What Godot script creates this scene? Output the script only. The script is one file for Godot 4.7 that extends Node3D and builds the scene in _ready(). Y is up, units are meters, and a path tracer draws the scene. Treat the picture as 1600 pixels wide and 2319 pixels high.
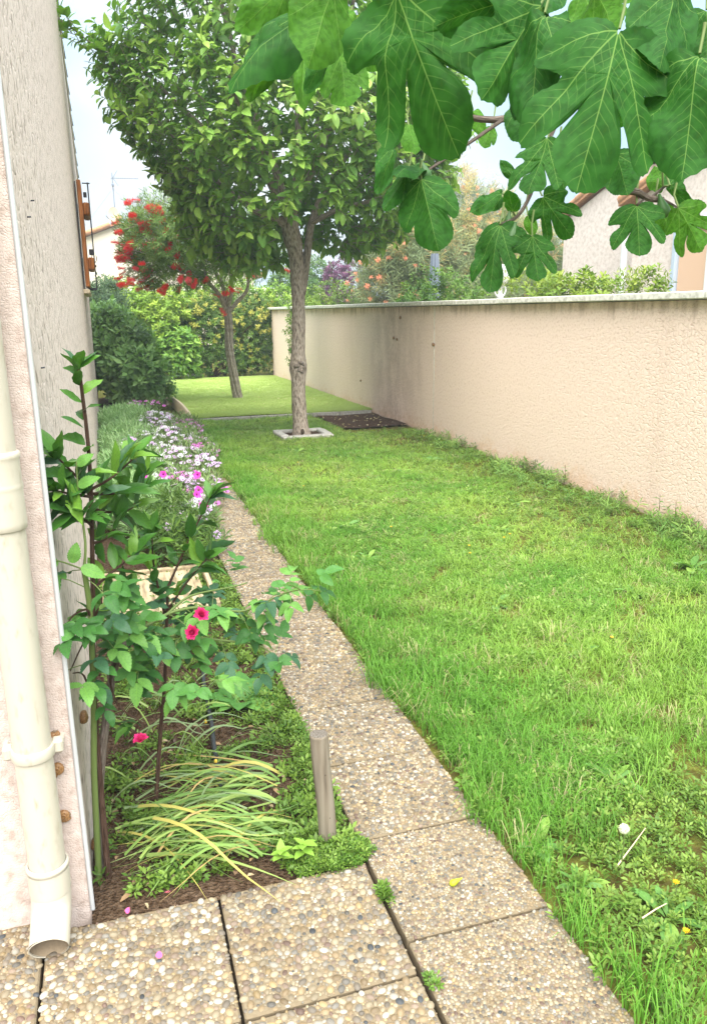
extends Node3D
# A narrow back garden: house wall on one side, rendered boundary wall on the other, lawn, pebble path,
# a clipped tree in the lawn, a bottlebrush on artificial turf, and fig boughs overhead near the viewer.

var rng := RandomNumberGenerator.new()
var used := {}
var M := {}          # materials
var noise := FastNoiseLite.new()

# ---------------------------------------------------------------- helpers
class MB:
	var v := PackedVector3Array()
	var uv := PackedVector2Array()
	var uv2 := PackedVector2Array()
	var c := PackedColorArray()
	var ix := PackedInt32Array()
	var col := Color.WHITE

	func pt(p: Vector3, t := Vector2.ZERO) -> int:
		v.append(p); uv.append(t); c.append(col)
		return v.size() - 1

	func tri(a: int, b: int, d: int) -> void:
		ix.append(a); ix.append(b); ix.append(d)

	# corners in order round the face, seen from outside clockwise
	func face(a: Vector3, b: Vector3, d: Vector3, e: Vector3) -> void:
		var i := pt(a, Vector2(0, 0)); pt(b, Vector2(1, 0)); pt(d, Vector2(1, 1)); pt(e, Vector2(0, 1))
		tri(i, i + 1, i + 2); tri(i, i + 2, i + 3)

	func face3(a: Vector3, b: Vector3, d: Vector3) -> void:
		var i := pt(a); pt(b); pt(d)
		tri(i, i + 1, i + 2)

	# box with chamfered edges
	func box(centre: Vector3, size: Vector3, bev := 0.004, bas := Basis.IDENTITY) -> void:
		var h := size * 0.5
		bev = minf(bev, minf(h.x, minf(h.y, h.z)) * 0.8)
		var q := func(sx: int, sy: int, sz: int, ax: int) -> Vector3:
			var p := Vector3(sx * (h.x - (0.0 if ax == 0 else bev)), sy * (h.y - (0.0 if ax == 1 else bev)), sz * (h.z - (0.0 if ax == 2 else bev)))
			return centre + bas * p
		for s in [-1, 1]:
			var f := [[q.call(s, -1, -1, 0), q.call(s, -1, 1, 0), q.call(s, 1, 1, 0), q.call(s, 1, -1, 0)],
				[q.call(-1, s, -1, 1), q.call(1, s, -1, 1), q.call(1, s, 1, 1), q.call(-1, s, 1, 1)],
				[q.call(-1, -1, s, 2), q.call(-1, 1, s, 2), q.call(1, 1, s, 2), q.call(1, -1, s, 2)]]
			for a in f:
				if s > 0: face(a[3], a[2], a[1], a[0])
				else: face(a[0], a[1], a[2], a[3])
		if bev <= 0.0: return
		for s in [-1, 1]:
			for t in [-1, 1]:
				var e1 := [q.call(s, t, -1, 0), q.call(s, t, 1, 0), q.call(s, t, 1, 1), q.call(s, t, -1, 1)]
				var e2 := [q.call(s, -1, t, 0), q.call(s, -1, t, 2), q.call(s, 1, t, 2), q.call(s, 1, t, 0)]
				var e3 := [q.call(-1, s, t, 1), q.call(1, s, t, 1), q.call(1, s, t, 2), q.call(-1, s, t, 2)]
				for e in [e1, e2, e3]:
					var nn: Vector3 = (e[2] - e[0]).cross(e[1] - e[0])
					var mid: Vector3 = (e[0] + e[1] + e[2] + e[3]) * 0.25 - centre
					if nn.dot(mid) < 0.0: face(e[3], e[2], e[1], e[0])
					else: face(e[0], e[1], e[2], e[3])
				for w in [-1, 1]:
					var a: Vector3 = q.call(s, t, w, 0)
					var b: Vector3 = q.call(s, t, w, 1)
					var d: Vector3 = q.call(s, t, w, 2)
					if (d - a).cross(b - a).dot((a + b + d) / 3.0 - centre) < 0.0: face3(a, d, b)
					else: face3(a, b, d)

	# tapered tube along a path; wob varies the radius round and along
	func tube(p: PackedVector3Array, r: PackedFloat32Array, sides := 8, wob := 0.0, cap := true, seedv := 0.0, vscale := 1.0) -> void:
		var first := v.size()
		var n := p.size()
		var ref := Vector3(0.13, 0.21, 0.97)
		var along := 0.0
		for i in n:
			var d := (p[mini(i + 1, n - 1)] - p[maxi(i - 1, 0)]).normalized()
			var side := d.cross(ref)
			if side.length() < 0.05: side = d.cross(Vector3(1, 0, 0))
			side = side.normalized()
			ref = side.cross(d).normalized() * 1.0
			var up := side.cross(d)
			if i > 0: along += p[i].distance_to(p[i - 1])
			for k in sides + 1:
				var a := TAU * k / sides
				var kk := k % sides
				var rr := r[i] * (1.0 + wob * (sin(kk * 2.1 + seedv + i * 0.9) * 0.6 + sin(kk * 4.3 + i * 1.7 + seedv * 2.0) * 0.4))
				pt(p[i] + (side * cos(a) + up * sin(a)) * rr, Vector2(float(k) / sides, along * vscale))
		for i in n - 1:
			for k in sides:
				var a := first + i * (sides + 1) + k
				var b := a + sides + 1
				tri(a, a + 1, b); tri(a + 1, b + 1, b)
		if cap:
			for e in [0, n - 1]:
				var mid := pt(p[e], Vector2(0.5, 0.5))
				for k in sides:
					var a := first + int(e) * (sides + 1) + k
					if e == 0: tri(mid, a + 1, a)
					else: tri(mid, a, a + 1)

	# surface of revolution round the y axis: profile of (radius, height) pairs
	func lathe(prof: Array, sides := 20, t := Transform3D.IDENTITY) -> void:
		var first := v.size()
		for i in prof.size():
			for k in sides + 1:
				var a := TAU * k / sides
				pt(t * Vector3(prof[i][0] * cos(a), prof[i][1], prof[i][0] * sin(a)), Vector2(float(k) / sides, float(i) / prof.size()))
		for i in prof.size() - 1:
			for k in sides:
				var a := first + i * (sides + 1) + k
				var b := a + sides + 1
				tri(a, b, a + 1); tri(a + 1, b, b + 1)

	# a leaf from base to tip: width profile, folded along the midrib and bent
	func leaf(t: Transform3D, wid: float, fold := 0.25, bend := 0.15, segs := 4, pointy := 0.8) -> void:
		var first := v.size()
		for i in segs + 1:
			var s := float(i) / segs
			var w := wid * 0.5 * pow(sin(PI * pow(s, pointy)), 0.8)
			if i == 0: w = wid * 0.03
			if i == segs: w = 0.0
			var z := -bend * s * s
			pt(t * Vector3(-w, s, z + w * fold), Vector2(0.5 - w / maxf(wid, 0.001), s))
			pt(t * Vector3(0, s, z), Vector2(0.5, s))
			pt(t * Vector3(w, s, z + w * fold), Vector2(0.5 + w / maxf(wid, 0.001), s))
		for i in segs:
			var a := first + i * 3
			tri(a, a + 3, a + 1); tri(a + 1, a + 3, a + 4)
			tri(a + 1, a + 4, a + 2); tri(a + 2, a + 4, a + 5)

	# leaf with a saw-toothed margin
	func toothed(t: Transform3D, wid: float, fold: float, bend: float, twist: float, teeth := 9) -> void:
		var first := v.size()
		for i in teeth * 2 + 1:
			var s := float(i) / (teeth * 2)
			var w := wid * 0.5 * pow(sin(PI * pow(s, 0.78)), 0.75) * (1.0 if i % 2 == 0 else 0.88)
			if i == 0: w = wid * 0.04
			if i == teeth * 2: w = 0.0
			var z := -bend * s * s + 0.02 * sin(s * 9.0 + twist * 7.0)
			var roll := twist * s
			pt(t * Vector3(-w * cos(roll), s - 0.02 * (i % 2), z + w * fold + w * sin(roll)), Vector2(0.5 - w / wid, s))
			pt(t * Vector3(0, s, z), Vector2(0.5, s))
			pt(t * Vector3(w * cos(roll), s - 0.02 * (i % 2), z + w * fold - w * sin(roll)), Vector2(0.5 + w / wid, s))
		for i in teeth * 2:
			var a := first + i * 3
			tri(a, a + 3, a + 1); tri(a + 1, a + 3, a + 4)
			tri(a + 1, a + 4, a + 2); tri(a + 2, a + 4, a + 5)

	# strap or grass blade along a path
	func blade(p: PackedVector3Array, wid: float, across: Vector3, taper := true) -> void:
		var first := v.size()
		var n := p.size()
		for i in n:
			var s := float(i) / (n - 1)
			var w := wid * 0.5 * (1.0 - (s * s * 0.95 if taper else 0.0))
			pt(p[i] - across * w, Vector2(0, s)); pt(p[i] + across * w, Vector2(1, s))
		for i in n - 1:
			var a := first + i * 2
			tri(a, a + 2, a + 1); tri(a + 1, a + 2, a + 3)

	func mesh(smooth := true) -> ArrayMesh:
		var nn := PackedVector3Array()
		nn.resize(v.size())
		for i in range(0, ix.size(), 3):
			var a := v[ix[i]]
			var fn := (v[ix[i + 2]] - a).cross(v[ix[i + 1]] - a)
			nn[ix[i]] += fn; nn[ix[i + 1]] += fn; nn[ix[i + 2]] += fn
		for i in nn.size():
			nn[i] = nn[i].normalized() if nn[i].length_squared() > 1e-20 else Vector3.UP
		var arr := []
		arr.resize(Mesh.ARRAY_MAX)
		arr[Mesh.ARRAY_VERTEX] = v; arr[Mesh.ARRAY_NORMAL] = nn; arr[Mesh.ARRAY_TEX_UV] = uv
		arr[Mesh.ARRAY_COLOR] = c; arr[Mesh.ARRAY_INDEX] = ix
		if uv2.size() == v.size(): arr[Mesh.ARRAY_TEX_UV2] = uv2
		var m := ArrayMesh.new()
		m.add_surface_from_arrays(Mesh.PRIMITIVE_TRIANGLES, arr)
		return m

func rf(a: float, b: float) -> float:
	return rng.randf_range(a, b)

func numbered(called: String) -> String:
	used[called] = used.get(called, -1) + 1
	return called if used[called] == 0 else "%s_%03d" % [called, used[called]]

func tag(o: Node, label: String, category: String, group := "") -> void:
	o.set_meta("label", label); o.set_meta("category", category)
	if group: o.set_meta("group", group)

func thing(called: String, label: String, category: String, at := Vector3.ZERO, group := "") -> Node3D:
	var o := Node3D.new()
	o.name = numbered(called)
	add_child(o)
	o.position = at
	tag(o, label, category, group)
	return o

func part(called: String, mesh: Mesh, mat: Material, parent: Node, t := Transform3D.IDENTITY) -> MeshInstance3D:
	var o := MeshInstance3D.new()
	o.name = called
	o.mesh = mesh
	o.material_override = mat
	o.transform = t
	parent.add_child(o, true)
	return o

func structure(called: String, mesh: Mesh, mat: Material) -> MeshInstance3D:
	var o := part(numbered(called), mesh, mat, self)
	o.set_meta("kind", "structure")
	return o

func copies(called: String, mesh: Mesh, mat: Material, where: Array, tint: Array, parent: Node) -> MultiMeshInstance3D:
	var mm := MultiMesh.new()
	mm.transform_format = MultiMesh.TRANSFORM_3D
	mm.use_colors = true
	mm.mesh = mesh
	mm.instance_count = where.size()
	for i in where.size():
		mm.set_instance_transform(i, where[i])
		mm.set_instance_color(i, tint[i])
	var o := MultiMeshInstance3D.new()
	o.name = called
	o.multimesh = mm
	o.material_override = mat
	o.set_meta("kind", "stuff")
	parent.add_child(o, true)
	return o

func srgb(r: int, g: int, b: int) -> Color:
	return Color(r / 255.0, g / 255.0, b / 255.0)

func lin(r: int, g: int, b: int) -> Color:
	return srgb(r, g, b).srgb_to_linear()

func mat(col: Color, rough := 0.8, spec := 0.4) -> StandardMaterial3D:
	var m := StandardMaterial3D.new()
	m.albedo_color = col
	m.roughness = rough
	m.metallic_specular = spec
	return m

func leafmat(col: Color, rough := 0.45, through := 0.5, vertex := true) -> StandardMaterial3D:
	var m := mat(col, rough, 0.36)
	m.backlight_enabled = true
	m.backlight = Color(through * 0.92, through, through * 0.45).linear_to_srgb()
	m.vertex_color_use_as_albedo = vertex
	m.cull_mode = BaseMaterial3D.CULL_DISABLED
	return m

func noisetex(freq: float, kind := FastNoiseLite.TYPE_SIMPLEX_SMOOTH, stops: Array = [], size := 512, octaves := 4, seedv := 3, cellret := FastNoiseLite.RETURN_DISTANCE2_SUB) -> NoiseTexture2D:
	var f := FastNoiseLite.new()
	f.noise_type = kind
	f.frequency = freq
	f.seed = seedv
	f.fractal_octaves = octaves
	f.cellular_return_type = cellret
	f.cellular_jitter = 1.0
	if kind == FastNoiseLite.TYPE_CELLULAR:
		f.fractal_type = FastNoiseLite.FRACTAL_NONE if octaves <= 1 else FastNoiseLite.FRACTAL_FBM
		f.domain_warp_enabled = true
		f.domain_warp_amplitude = 0.22 / freq
		f.domain_warp_frequency = freq * 1.6
	var t := NoiseTexture2D.new()
	t.noise = f
	t.width = size; t.height = size
	t.seamless = true
	t.normalize = true
	if stops.size():
		var g := Gradient.new()
		var off := PackedFloat32Array()
		var cols := PackedColorArray()
		for s in stops:
			off.append(s[0]); cols.append(s[1])
		g.offsets = off; g.colors = cols
		t.color_ramp = g
	return t

# rough-cast relief that tiles without a seam: flattened plates of plaster with sharp edges, plus grit
func plaster_relief(size: int, cells: int, seedv: int) -> ImageTexture:
	rng.seed = seedv
	var px := PackedFloat32Array()
	var py := PackedFloat32Array()
	var ph := PackedFloat32Array()
	for i in cells * cells:
		px.append(rng.randf()); py.append(rng.randf()); ph.append(rng.randf())
	var lat := PackedFloat32Array()
	var ln := 64
	for i in ln * ln: lat.append(rng.randf())
	var im := Image.create(size, size, false, Image.FORMAT_L8)
	var k := float(cells) / size
	var warp := float(ln) / size * 0.5
	for y in size:
		for x in size:
			# smooth lattice noise, used to bend the plates and as grit
			var gx := x * warp
			var gy := y * warp
			var x0 := int(gx)
			var y0 := int(gy)
			var fx := gx - x0
			var fy := gy - y0
			var l0 := (y0 % (ln / 2)) * ln
			var l1 := ((y0 + 1) % (ln / 2)) * ln
			var xa := x0 % (ln / 2)
			var xb := (x0 + 1) % (ln / 2)
			var nz := lerpf(lerpf(lat[l0 + xa], lat[l0 + xb], fx), lerpf(lat[l1 + xa], lat[l1 + xb], fx), fy)
			var nw := lerpf(lerpf(lat[l0 + xa + 32], lat[l0 + xb + 32], fx), lerpf(lat[l1 + xa + 32], lat[l1 + xb + 32], fx), fy)
			var u := x * k + (nz - 0.5) * 0.9
			var v := (y * k + (nw - 0.5) * 0.9)
			var cu := floori(u)
			var cv := floori(v)
			var d1 := 9.0
			var d2 := 9.0
			var h := 0.0
			for j in 3:
				for i in 3:
					var c := posmod(cv + j - 1, cells) * cells + posmod(cu + i - 1, cells)
					var dx := cu + i - 1 + px[c] - u
					var dy := (cv + j - 1 + py[c] - v) * 1.35
					var d := dx * dx + dy * dy
					if d < d1:
						d2 = d1
						d1 = d
						h = ph[c]
					elif d < d2: d2 = d
			var e := sqrt(d2) - sqrt(d1)
			var q := 0.25 + 0.45 * minf(e * 5.0, 1.0) + 0.2 * h * minf(e * 8.0, 1.0) + 0.1 * lat[(x * 7 + y * 13) % (ln * ln)]
			im.set_pixel(x, y, Color(q, q, q))
	return ImageTexture.create_from_image(im)

func triplanar(m: StandardMaterial3D, scale: Vector3, tex: Texture2D, bump: Texture2D = null, depth := 0.0) -> StandardMaterial3D:
	m.uv1_triplanar = true
	m.uv1_world_triplanar = true
	m.uv1_scale = scale
	if tex: m.albedo_texture = tex
	if bump:
		m.heightmap_enabled = true
		m.heightmap_texture = bump
		m.heightmap_scale = depth
	return m

func aim(at: Vector3, axis: Vector3, normal: Vector3, s: float, w := 1.0) -> Transform3D:
	# local y along axis, local z towards normal
	var y := axis.normalized()
	var x := y.cross(normal)
	if x.length() < 0.01: x = y.cross(Vector3(0.3, 1, 0.2))
	x = x.normalized()
	var z := x.cross(y)
	return Transform3D(Basis(x * s * w, y * s, z * s), at)

func path(a: Array) -> PackedVector3Array:
	return PackedVector3Array(a)

func smooth_path(pts: Array, per := 5) -> PackedVector3Array:
	var out := PackedVector3Array()
	var n := pts.size()
	for i in n - 1:
		for k in per:
			var t := float(k) / per
			out.append((pts[i] as Vector3).cubic_interpolate(pts[i + 1], pts[maxi(i - 1, 0)], pts[mini(i + 2, n - 1)], t))
	out.append(pts[n - 1])
	return out

func taper(n: int, a: float, b: float, pw := 1.0) -> PackedFloat32Array:
	var r := PackedFloat32Array()
	for i in n:
		r.append(lerpf(a, b, pow(float(i) / maxf(n - 1, 1), pw)))
	return r

func rdir() -> Vector3:
	var z := rf(-1, 1)
	var a := rf(0, TAU)
	var q := sqrt(1.0 - z * z)
	return Vector3(q * cos(a), z, q * sin(a))

func cluster(n: int, length: float, wid: float, spread: float, seedv: int, twig := 0.12, fold := 0.3, bend := 0.18) -> ArrayMesh:
	# n leaves set round a short twig along +y
	rng.seed = seedv
	var b := MB.new()
	for i in n:
		var a := i * 2.4 + rf(-0.4, 0.4)
		var up := twig * (0.15 + 0.85 * i / n)
		var out := Vector3(cos(a), 0, sin(a))
		var dir := (out * spread * rf(0.7, 1.3) + Vector3.UP * rf(0.2, 0.9) * (0.4 + float(i) / n)).normalized()
		var nrm := (Vector3.UP + out * -0.3 + rdir() * 0.35).normalized()
		var l := length * rf(0.7, 1.15)
		var t := aim(Vector3(0, up, 0) + out * 0.008, dir, nrm, l)
		b.col = Color.WHITE * rf(0.72, 1.2)
		b.leaf(t, wid / length * rf(0.85, 1.1), fold, bend * rf(0.3, 1.6), 3)
	return b.mesh()

func _ready() -> void:
	rng.seed = 7
	noise.noise_type = FastNoiseLite.TYPE_SIMPLEX_SMOOTH
	noise.seed = 11
	# ---- camera
	var cam := Camera3D.new()
	cam.name = "camera"
	add_child(cam)
	var yaw := deg_to_rad(17.07)
	var pitch := deg_to_rad(14.35)
	var roll := deg_to_rad(-0.84)
	var fwd := Vector3(sin(yaw) * cos(pitch), -sin(pitch), -cos(yaw) * cos(pitch))
	var r0 := Vector3(cos(yaw), 0, sin(yaw))
	var u0 := r0.cross(fwd)
	var right := r0 * cos(roll) + u0 * sin(roll)
	var up := u0 * cos(roll) - r0 * sin(roll)
	cam.transform = Transform3D(Basis(right, up, -fwd), Vector3(0, 1.55, 0))
	cam.fov = 66.0
	cam.near = 0.05
	cam.far = 600.0
	cam.current = true
	# ---- sky, bright thin overcast
	var env := Environment.new()
	env.background_mode = Environment.BG_SKY
	env.tonemap_mode = Environment.TONE_MAPPER_LINEAR
	env.tonemap_exposure = 8.0
	env.sdfgi_enabled = true
	env.ssao_enabled = true
	env.ssil_enabled = true
	env.fog_enabled = true
	env.fog_density = 0.003
	env.fog_light_color = Color(0.9, 0.94, 0.98)
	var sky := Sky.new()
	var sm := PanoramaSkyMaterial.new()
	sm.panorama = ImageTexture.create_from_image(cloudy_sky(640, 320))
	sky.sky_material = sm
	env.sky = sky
	var we := WorldEnvironment.new()
	we.name = "surroundings"
	we.environment = env
	add_child(we)
	# ---- sun behind thin cloud, high, from behind the viewer's shoulder
	var sun := DirectionalLight3D.new()
	sun.name = "sun"
	sun.light_energy = 0.5
	sun.light_angular_distance = 80.0
	sun.light_color = Color(1.0, 0.97, 0.93)
	sun.shadow_enabled = true
	add_child(sun)
	sun.look_at_from_position(Vector3(-0.6, 8.0, 4.2), Vector3.ZERO)

	materials()
	# ---- the large structure
	ground_and_lawn()
	paving()
	house()
	boundary_wall()
	turf()
	neighbour_house()
	far_house()
	# ---- plants and things
	hedges()
	neighbour_garden()
	main_tree()
	bottlebrush()
	flower_bed()
	near_plants()
	fig_tree()
	small_things()
	lawn_grass()

func cloudy_sky(w: int, h: int) -> Image:
	var im := Image.create(w, h, false, Image.FORMAT_RGBF)
	var f := FastNoiseLite.new()
	f.noise_type = FastNoiseLite.TYPE_SIMPLEX_SMOOTH
	f.frequency = 1.0
	f.fractal_octaves = 4
	f.seed = 21
	for y in h:
		var el := (0.5 - (y + 0.5) / h) * PI
		for x in w:
			var az := TAU * (x + 0.5) / w
			var d := Vector3(cos(el) * cos(az), sin(el), cos(el) * sin(az))
			var e := maxf(sin(el), 0.0)
			# flat cloud layer seen in perspective
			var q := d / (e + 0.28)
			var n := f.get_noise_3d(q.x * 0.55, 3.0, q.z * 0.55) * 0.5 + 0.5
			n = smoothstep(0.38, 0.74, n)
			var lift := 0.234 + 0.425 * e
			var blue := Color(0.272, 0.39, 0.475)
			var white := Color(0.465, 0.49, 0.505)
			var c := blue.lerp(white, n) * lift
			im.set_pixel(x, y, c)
	return im

func materials() -> void:
	# rough-cast renders
	var crepi := plaster_relief(512, 26, 5)
	var grain := noisetex(0.02, FastNoiseLite.TYPE_SIMPLEX_SMOOTH, [[0.0, Color(0.86, 0.84, 0.82)], [0.5, Color(0.95, 0.945, 0.94)], [1.0, Color.WHITE]], 512, 5, 8)
	M.crepi = crepi
	var gritty := plaster_relief(512, 62, 6)
	M.house_front = triplanar(mat(srgb(216, 202, 195), 0.95, 0.2), Vector3(2.3, 2.3, 2.3), noisetex(0.02, FastNoiseLite.TYPE_SIMPLEX_SMOOTH, [[0.0, srgb(205, 196, 190)], [0.4, srgb(236, 232, 230)], [1.0, Color.WHITE]], 512, 5, 18), gritty, 0.25)
	M.house_side = triplanar(mat(srgb(216, 202, 195), 0.95, 0.2), Vector3(2.2, 0.9, 1.1), noisetex(0.03, FastNoiseLite.TYPE_SIMPLEX_SMOOTH, [[0.0, srgb(150, 146, 142)], [0.22, srgb(200, 197, 192)], [0.38, srgb(246, 244, 241)], [1.0, Color.WHITE]], 512, 5, 31), crepi, 0.3)
	M.white_strip = mat(srgb(184, 186, 188), 0.35, 0.5)
	M.cream_pvc = triplanar(mat(srgb(188, 182, 167), 0.42, 0.45), Vector3(4, 1.3, 4), noisetex(0.03, FastNoiseLite.TYPE_SIMPLEX_SMOOTH, [[0.0, srgb(214, 209, 198)], [0.16, srgb(242, 240, 235)], [0.3, Color.WHITE], [1.0, Color.WHITE]], 256, 4, 2))
	M.pvc_inside = triplanar(mat(srgb(150, 134, 112), 0.7, 0.3), Vector3(9, 9, 9), grain)
	M.roof_tile = triplanar(mat(srgb(118, 92, 86), 0.9, 0.25), Vector3(3, 3, 3), noisetex(0.03, FastNoiseLite.TYPE_SIMPLEX_SMOOTH, [[0.0, srgb(170, 160, 158)], [1.0, Color.WHITE]], 256, 4, 6))
	M.tile_orange = triplanar(mat(srgb(205, 158, 122), 0.9, 0.25), Vector3(2, 2, 2), noisetex(0.03, FastNoiseLite.TYPE_SIMPLEX_SMOOTH, [[0.0, srgb(205, 190, 180)], [1.0, Color.WHITE]], 256, 4, 9))
	M.soffit = mat(srgb(212, 204, 194), 0.9, 0.2)
	M.shutter_wood = wood(srgb(184, 118, 66), Vector3(14, 1.2, 14), 0.5)
	M.iron = mat(srgb(62, 62, 68), 0.55, 0.5)
	M.pole_wood = wood(srgb(146, 138, 124), Vector3(16, 1.4, 16), 0.9)
	M.board_wood = wood(srgb(205, 190, 158), Vector3(12, 12, 1.5), 0.85)
	M.bark = bark(srgb(182, 172, 161), 1.0)
	M.bark_grey = bark(srgb(204, 196, 186), 1.0)
	M.bark_dark = bark(srgb(132, 106, 92), 0.8)
	M.bark_fig = bark(srgb(160, 148, 138), 0.6)
	M.cane_green = mat(srgb(98, 116, 62), 0.6, 0.4)
	M.cane_brown = bark(srgb(176, 164, 156), 0.8)
	# boundary wall: fine relief plus broad weather stains laid along its own length
	var wall := mat(srgb(241, 218, 205), 0.96, 0.15)
	wall.uv1_triplanar = true
	wall.uv1_world_triplanar = true
	wall.uv1_scale = Vector3(1.15, 1.15, 1.15)
	wall.albedo_texture = noisetex(0.05, FastNoiseLite.TYPE_SIMPLEX_SMOOTH, [[0.0, srgb(222, 212, 204)], [0.4, srgb(248, 246, 244)], [1.0, Color.WHITE]], 512, 4, 14)
	wall.heightmap_enabled = true
	wall.heightmap_texture = crepi
	wall.heightmap_scale = 0.6
	wall.detail_enabled = true
	wall.detail_blend_mode = BaseMaterial3D.BLEND_MODE_MUL
	wall.detail_uv_layer = BaseMaterial3D.DETAIL_UV_2
	wall.detail_albedo = ImageTexture.create_from_image(wall_stains(1024, 128))
	M.boundary = wall
	M.coping = triplanar(mat(srgb(226, 224, 218), 0.9, 0.25), Vector3(1.5, 1.5, 1.5), noisetex(0.02, FastNoiseLite.TYPE_SIMPLEX_SMOOTH, [[0.0, srgb(176, 176, 168)], [0.5, srgb(238, 237, 233)], [1.0, Color.WHITE]], 512, 5, 40))
	M.concrete = triplanar(mat(srgb(188, 186, 180), 0.92, 0.2), Vector3(4, 4, 4), noisetex(0.03, FastNoiseLite.TYPE_SIMPLEX_SMOOTH, [[0.0, srgb(190, 188, 184)], [1.0, Color.WHITE]], 256, 5, 41))
	M.pale_border = triplanar(mat(srgb(214, 198, 172), 0.9, 0.2), Vector3(4, 4, 4), grain)
	M.neighbour_wall = triplanar(mat(srgb(244, 230, 223), 0.95, 0.15), Vector3(1, 1, 1), grain, crepi, 0.8)
	M.cream_wall = mat(srgb(224, 214, 196), 0.95, 0.15)
	M.white_paint = mat(srgb(226, 228, 230), 0.4, 0.5)
	M.frame_blue = mat(srgb(186, 200, 216), 0.35, 0.5)
	M.blind = mat(srgb(222, 186, 158), 0.6, 0.4)
	M.blue_glass = mat(srgb(126, 150, 184), 0.12, 0.6)
	M.terracotta = mat(srgb(198, 120, 84), 0.9, 0.2)
	M.grey_metal = mat(srgb(112, 122, 138), 0.5, 0.5)
	M.black_pipe = mat(srgb(44, 48, 54), 0.45, 0.5)
	M.yellow_plastic = mat(srgb(216, 184, 60), 0.4, 0.5)
	# earth
	M.soil = triplanar(mat(srgb(112, 94, 78), 1.0, 0.1), Vector3(2.5, 2.5, 2.5), noisetex(0.03, FastNoiseLite.TYPE_SIMPLEX_SMOOTH, [[0.0, srgb(120, 112, 104)], [0.5, srgb(200, 194, 188)], [1.0, Color.WHITE]], 512, 5, 51), noisetex(0.06, FastNoiseLite.TYPE_SIMPLEX_SMOOTH, [], 512, 5, 52), 1.6)
	M.lawn_soil = triplanar(mat(srgb(128, 126, 88), 1.0, 0.1), Vector3(1.4, 1.4, 1.4), noisetex(0.02, FastNoiseLite.TYPE_SIMPLEX_SMOOTH, [[0.0, srgb(150, 136, 122)], [0.42, srgb(176, 172, 130)], [0.6, srgb(190, 198, 134)], [1.0, srgb(224, 222, 176)]], 512, 5, 53), noisetex(0.06, FastNoiseLite.TYPE_SIMPLEX_SMOOTH, [], 256, 5, 52), 1.2)
	M.mulch = triplanar(mat(srgb(148, 128, 112), 1.0, 0.1), Vector3(2.2, 2.2, 2.2), noisetex(0.06, FastNoiseLite.TYPE_CELLULAR, [[0.0, srgb(70, 60, 54)], [0.4, srgb(170, 160, 150)], [1.0, Color.WHITE]], 512, 2, 55), M.crepi, 1.5)
	M.turf_base = triplanar(mat(srgb(184, 200, 128), 1.0, 0.1), Vector3(3, 3, 3), noisetex(0.05, FastNoiseLite.TYPE_SIMPLEX_SMOOTH, [[0.0, srgb(196, 204, 180)], [1.0, Color.WHITE]], 256, 4, 56))
	M.mortar = triplanar(mat(srgb(126, 114, 94), 1.0, 0.1), Vector3(5, 5, 5), grain)
	M.joint_soil = mat(srgb(66, 56, 46), 1.0, 0.1)
	M.stone_tint = mat(Color.WHITE, 0.55, 0.4)
	M.stone_tint.vertex_color_use_as_albedo = true
	# leaves
	M.grass = leafmat(Color.WHITE, 0.6, 0.85)
	M.leaf = leafmat(Color.WHITE, 0.4, 0.62)
	M.leaf.albedo_texture = leaf_veins()
	M.leaf_matt = leafmat(Color.WHITE, 0.6, 0.45)
	M.petal = leafmat(Color.WHITE, 0.6, 0.6)

func leaf_veins() -> ImageTexture:
	# simple leaf: pale midrib, faint side veins, slightly mottled blade
	if M.has("veins"): return M.veins
	var im := Image.create(96, 192, false, Image.FORMAT_RGB8)
	for y in 192:
		for x in 96:
			var u := absf(x / 95.0 - 0.5)
			var v := y / 191.0
			var k := 0.92 + 0.08 * noise.get_noise_2d(x * 4.0, y * 4.0)
			var side := fposmod((v - u * 0.55) * 8.0, 1.0)
			k += 0.07 * smoothstep(0.14, 0.0, minf(side, 1.0 - side))
			var c := Color(k, k, k * 0.96)
			im.set_pixel(x, y, c.lerp(Color(1.0, 1.0, 0.86), smoothstep(0.035, 0.012, u)))
	M.veins = ImageTexture.create_from_image(im)
	return M.veins

func wood(col: Color, scale: Vector3, rough: float) -> StandardMaterial3D:
	var t := noisetex(0.03, FastNoiseLite.TYPE_SIMPLEX_SMOOTH, [[0.0, srgb(138, 130, 124)], [0.45, srgb(214, 208, 202)], [1.0, Color.WHITE]], 256, 5, int(col.r * 1000))
	return triplanar(mat(col, rough, 0.3), scale * 0.25, t, t, 0.3)

func bark(col: Color, depth: float) -> StandardMaterial3D:
	var m := mat(col, 0.95, 0.2)
	m.uv1_scale = Vector3(3, 2.2, 1)
	m.albedo_texture = noisetex(0.02, FastNoiseLite.TYPE_SIMPLEX_SMOOTH, [[0.0, srgb(108, 102, 98)], [0.4, srgb(200, 194, 188)], [1.0, Color.WHITE]], 256, 5, int(col.g * 900))
	m.heightmap_enabled = true
	m.heightmap_texture = noisetex(0.03, FastNoiseLite.TYPE_CELLULAR, [], 256, 3, 77)
	m.heightmap_scale = depth
	return m

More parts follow.
